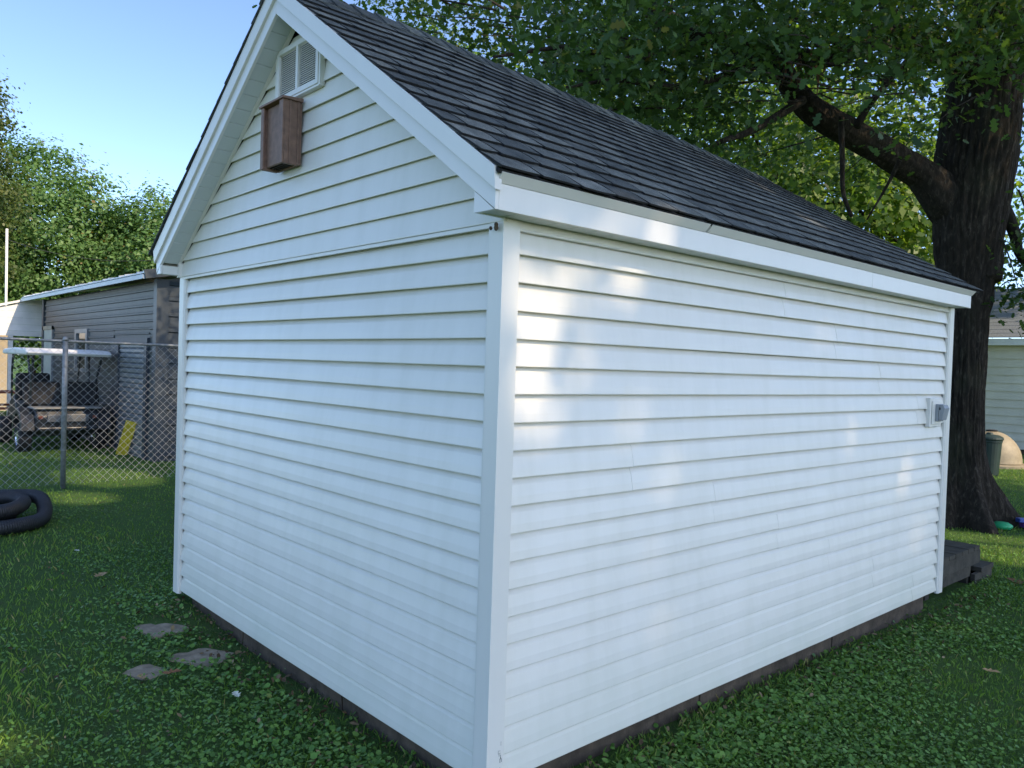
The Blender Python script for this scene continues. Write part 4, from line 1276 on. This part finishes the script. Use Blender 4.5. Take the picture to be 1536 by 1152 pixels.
# ================================================================== THINGS BY THE OAK
TOYZ = gz(-1.0, 8.6)
m = MB(); m.lathe((-.85, 8.75, TOYZ), [(.02, 0), (.09, .01), (.115, .04), (.11, .06), (.07, .085), (.02, .09)], 18)
tag(m.build('toy_scoop', M['toy_green'], None, smooth=True, origin=(-.85, 8.75, TOYZ)), 'green plastic toy lying by the oak roots', 'toy')
m = MB(); m.beam((-.72, 9.0, TOYZ + .05), (-.50, 9.30, TOYZ + .05), .10, .06); m.lathe((-.5, 9.3, TOYZ), [(.05, .01), (.07, .05), (.05, .10)], 12)
tag(m.build('toy_truck', M['toy_purple'], None, bevel=.01, origin=(-.7, 9.0, TOYZ)), 'purple plastic toy beyond the green one', 'toy')
m = MB(); m.beam((-.60, 8.85, TOYZ + .03), (-.25, 9.25, TOYZ + .03), .07, .045)
tag(m.build('toy_shovel', M['toy_pink'], None, bevel=.01, origin=(-.6, 8.9, TOYZ)), 'pink plastic toy shovel on the grass by the oak', 'toy')
m = MB(); m.beam((-.74, 8.93, TOYZ + .11), (-.58, 9.15, TOYZ + .11), .08, .05)
tag(m.build('toy_block', M['toy_blue'], None, bevel=.01, origin=(-.7, 9.0, TOYZ + .09)), 'blue plastic toy lying on the purple toy', 'toy')
m = MB(); m.lathe((-.98, 8.55, TOYZ), [(.01, 0), (.028, .012), (.032, .03), (.02, .05), (.004, .058)], 12)
tag(m.build('toy_ball', M['toy_white'], None, smooth=True, origin=(-.98, 8.55, TOYZ)), 'small white ball beside the green toy', 'ball')

bz = gz(-2.75, 14.6)
tb = thing('trash_can', (-2.75, 14.6, bz), 'dark green round trash can beside the tan dog house', 'trash can')
m = MB(); m.lathe((-2.75, 14.6, bz), [(.16, 0), (.17, .02), (.205, .62), (.215, .63), (.215, .66), (.2, .665)], 24); m.build('body', M['bin_green'], tb, smooth=False)
m = MB(); m.lathe((-2.75, 14.6, bz + .667), [(.225, 0), (.232, .02), (.225, .05), (.17, .085), (.06, .10), (.05, .13), (.03, .135)], 24); m.build('lid', M['bin_green'], tb)
iz = gz(-3.3, 16.6)
ig = thing('dog_house', (-3.3, 16.6, iz), 'tan plastic dome dog house near the neighbouring house', 'dog house')
m = MB(); prof = [(.56 * math.cos(a), .10 + .62 * math.sin(a)) for a in np.linspace(0, 1.45, 12)]
m.lathe((-3.3, 16.6, iz), [(.57, .07)] + prof, 28); m.build('dome', M['tan_plastic'], ig, smooth=True)
m = MB(); m.lathe((-3.3, 16.6, iz - .02), [(.62, 0), (.72, .02), (.72, .07), (.62, .088)], 28); m.build('base', M['tan_plastic'], ig)
m = MB(); m.lathe((-3.3, 16.6, iz + .715), [(.11, 0), (.11, .02), (.06, .03)], 16); m.build('vent_cap', M['rubber'], ig)

# neighbouring house: real clapboards and shingled roof
nh = thing('neighbour_house', (-6, 23, -.5), 'pale clapboard house with grey roof beyond the oak', 'house')
HY = 20.2
z = -.1
while z < 2.40:
    m = MB(); m.prism([(HY, z), (HY + .04, z + .2), (HY + .07, z + .2), (HY + .07, z)][::-1], 0, -12, 6); m.build('clapboard', M['house_siding'], nh); z += .2
MB().box(-12, 6, HY + .071, HY + 5, -.5, 2.5).build('wall', M['house_siding'], nh)
MB().box(-12, 6, HY + .01, HY + .05, -.6, -.102).build('footing', M['foundation'], nh)
MB().box(-12.4, 6.4, HY - .42, HY - .38, 2.42, 2.58).build('fascia', M['white_metal'], nh)
MB().box(-12.4, 6.4, HY - .38, HY - .002, 2.48, 2.50).build('soffit', M['white_metal'], nh)
for i in range(14):
    y0 = HY - .45 + i * .21; z0 = 2.60 + i * .105
    m = MB(); m.prism([(y0, z0), (y0, z0 + .02), (y0 + .24, z0 + .132), (y0 + .24, z0 + .112)], 0, -12.5, 6.5); m.build('roof_course', M['house_roof'], nh)

# utility mast, pole and line at far left
mast = thing('antenna_mast', (-33.2, 3.97, -.3), 'thin white mast rising behind the carport', 'mast')
m = MB(); m.tube([(-33.2, 3.97, -.3), (-33.2, 3.97, 3), (-33.25, 3.965, 6.15)], .045, 8); m.build('tube', M['white_metal'], mast, smooth=True)
up_ = thing('utility_pole', (-29.4, 8.42, -.3), 'pale wooden pole just past the shed eave', 'pole')
m = MB(); m.tube([(-29.4, 8.42, -.3), (-29.4, 8.42, 5.4)], .11, 10); m.build('shaft', M['pole_wood'], up_, smooth=True)
m = MB(); a = Vector((-33.24, 3.966, 5.75)); b = Vector((-29.4, 8.42, 5.2))
m.tube([a.lerp(b, t) - Vector((0, 0, .35 * 4 * t * (1 - t))) for t in np.linspace(0, 1, 14)], .010, 5)
tag(m.build('overhead_wire', M['wire_black'], None, origin=tuple(a)), 'thin wire strung from the mast to the wooden pole', 'wire')

# ================================================================== GRASS AND GROUND COVER
def in_shed(x, y, pad=0.0): return (x > -3.0 - pad) & (x < -.04 + pad) & (y > .05 - pad) & (y < 4.2 + pad)
def scatter(n, rmin, rmax, rng, power=1.0):
    """points round the camera, thinning with distance, kept to the lawn in front of and beside the shed"""
    ang = rng.uniform(R(100), R(215), n)                   # left lawn
    ang2 = rng.uniform(R(55), R(125), n)                   # right lawn
    pick = rng.random(n) < .62
    a = np.where(pick, ang, ang2)
    r_ = rmin + (rmax - rmin) * rng.random(n) ** power
    x = CAM.x + r_ * np.cos(a); y = CAM.y + r_ * np.sin(a)
    k = ~in_shed(x, y)
    for sx, sy, rx, ry, an in STONES[:2]:
        dx, dy = x - sx, y - sy; u = dx * math.cos(an) + dy * math.sin(an); v = -dx * math.sin(an) + dy * math.cos(an)
        k &= ~((np.hypot(u / rx, v / ry) < .80 + .35 * vnoise(np.stack([x * 14, y * 14, x * 0], -1), 31)) )
    sx, sy, rx, ry, an = STONES[2]
    k &= ~((np.hypot(x - sx, y - sy) < .085) & (rng.random(n) < .8))
    k &= ~((np.hypot(x + 1.4, y - 8.88) < .5))
    k &= ~((x > -2.45) & (x < -.1) & (y > 4.3) & (y < 5.85))
    return x[k], y[k]
rg = np.random.default_rng(77)
# grass blades
x, y = scatter(330000, 1.6, 20, rg, 1.6)
pat = vnoise(np.stack([x * .9, y * .9, x * 0], -1), 12)
dist = np.hypot(x - CAM.x, y - CAM.y)
wallside = (y > -.9) & (y < .1) & (x < .1) & (x > -3.2) | ((x > -.1) & (x < .55) & (y > 0) & (y < 4.6))
keep = (rg.random(len(x)) < np.where(wallside, .6, .95))
x, y, pat, dist = x[keep], y[keep], pat[keep], dist[keep]
n = len(x); z = ground_z(x, y)
h = (.019 + .029 * rg.random(n) ** 1.6) * (.6 + .7 * pat); w_ = (.0011 + .0011 * rg.random(n)) * (1 + np.clip(dist - 4, 0, 16) * .17)
a = rg.uniform(0, 2 * np.pi, n); lean = rg.uniform(.1, .9, n) * h; ad = rg.uniform(0, 2 * np.pi, n)
dx, dy = np.cos(a) * w_, np.sin(a) * w_; lx, ly = np.cos(ad) * lean, np.sin(ad) * lean
V = np.zeros((n, 4, 3))
V[:, 0] = np.stack([x - dx, y - dy, z - .004], -1); V[:, 1] = np.stack([x + dx, y + dy, z - .004], -1)
V[:, 2] = np.stack([x + dx * .3 + lx, y + dy * .3 + ly, z + h * .95], -1)
V[:, 3] = np.stack([x - dx * .9 + lx * .25, y - dy * .9 + ly * .25, z + h * .5], -1)
go = npmesh('grass', V, 4, M['grass'], None, np.clip(rg.random(n) * .75 + (pat - .3) * .4 + (rg.random(n) > .955) * .5, 0, 1))
tag(go, 'short green lawn grass growing round the shed', 'grass', kind='stuff')
# clover and violet leaves
x, y = scatter(310000, 1.6, 10.5, rg, 1.25)
pat = vnoise(np.stack([x * 1.3, y * 1.3, x * 0 + 4], -1), 15)
near_wall = np.minimum(np.where(y < .06, np.hypot(np.clip(np.abs(x + 1.55) - 1.5, 0, 9), np.abs(y)), 9), np.where(x > -.06, np.hypot(np.abs(x), np.clip(np.abs(y - 2.2) - 2.4, 0, 9)), 9))
dens = np.clip(.20 + (pat - .48) * 2.8 + np.exp(-(near_wall / .55) ** 2) * .55, .02, 1) * np.clip((near_wall - .02) / .10, .05, 1)
k = rg.random(len(x)) < dens
x, y, pat, near_wall = x[k], y[k], pat[k], near_wall[k]
n = len(x); z = ground_z(x, y)
sz = (.0058 + .0080 * rg.random(n) ** 1.6) * (1 + .8 * np.exp(-(near_wall / .45) ** 2) * rg.random(n))
hh = (.008 + .030 * rg.random(n))
nrm = np.stack([rg.normal(0, .42, n), rg.normal(0, .42, n), np.ones(n)], -1); nrm /= np.linalg.norm(nrm, axis=1)[:, None]
t = rg.normal(size=(n, 3)); t -= (t * nrm).sum(1)[:, None] * nrm; t /= np.linalg.norm(t, axis=1)[:, None]; b = np.cross(nrm, t)
HEART = np.array([(.45, -.72), (.84, 0), (.40, .66), (-.40, .66), (-.84, 0), (-.45, -.72)])
c = np.stack([x, y, z + hh], -1)
V = c[:, None, :] + (HEART[None, :, 0, None] * b[:, None, :] + HEART[None, :, 1, None] * t[:, None, :]) * sz[:, None, None]
V += nrm[:, None, :] * (np.abs(HEART[None, :, 0, None]) * .30 - .1) * sz[:, None, None]
co_ = npmesh('clover', V, len(HEART), M['clover'], None, np.clip(rg.random(n) * .9 + (rg.random(n) > .975) * .4, 0, 1))
tag(co_, 'low round leaved clover and weeds along the shed foundation', 'ground cover', kind='stuff')

# dry leaf scraps and twigs lying along the foundation
x = np.concatenate([rg.uniform(-3.1, 0, 420), np.abs(rg.normal(0, .16, 520)) + .0, rg.uniform(-5, 2.5, 260)])
y = np.concatenate([-np.abs(rg.normal(0, .14, 420)) + .03, rg.uniform(.2, 5.2, 520), rg.uniform(-2.2, -.2, 260)])
n = len(x); z = ground_z(x, y) + .012 + .022 * rg.random(n)
lp = leaf_polys(np.stack([x, y, z], -1), .012 + .030 * rg.random(n) ** 2, OVAL, .8, rg)
lo_ = npmesh('leaf_litter', lp, 6, M['litter'], None, rg.random(n))
tag(lo_, 'dry brown leaf scraps scattered along the foundation', 'leaf litter', kind='stuff')
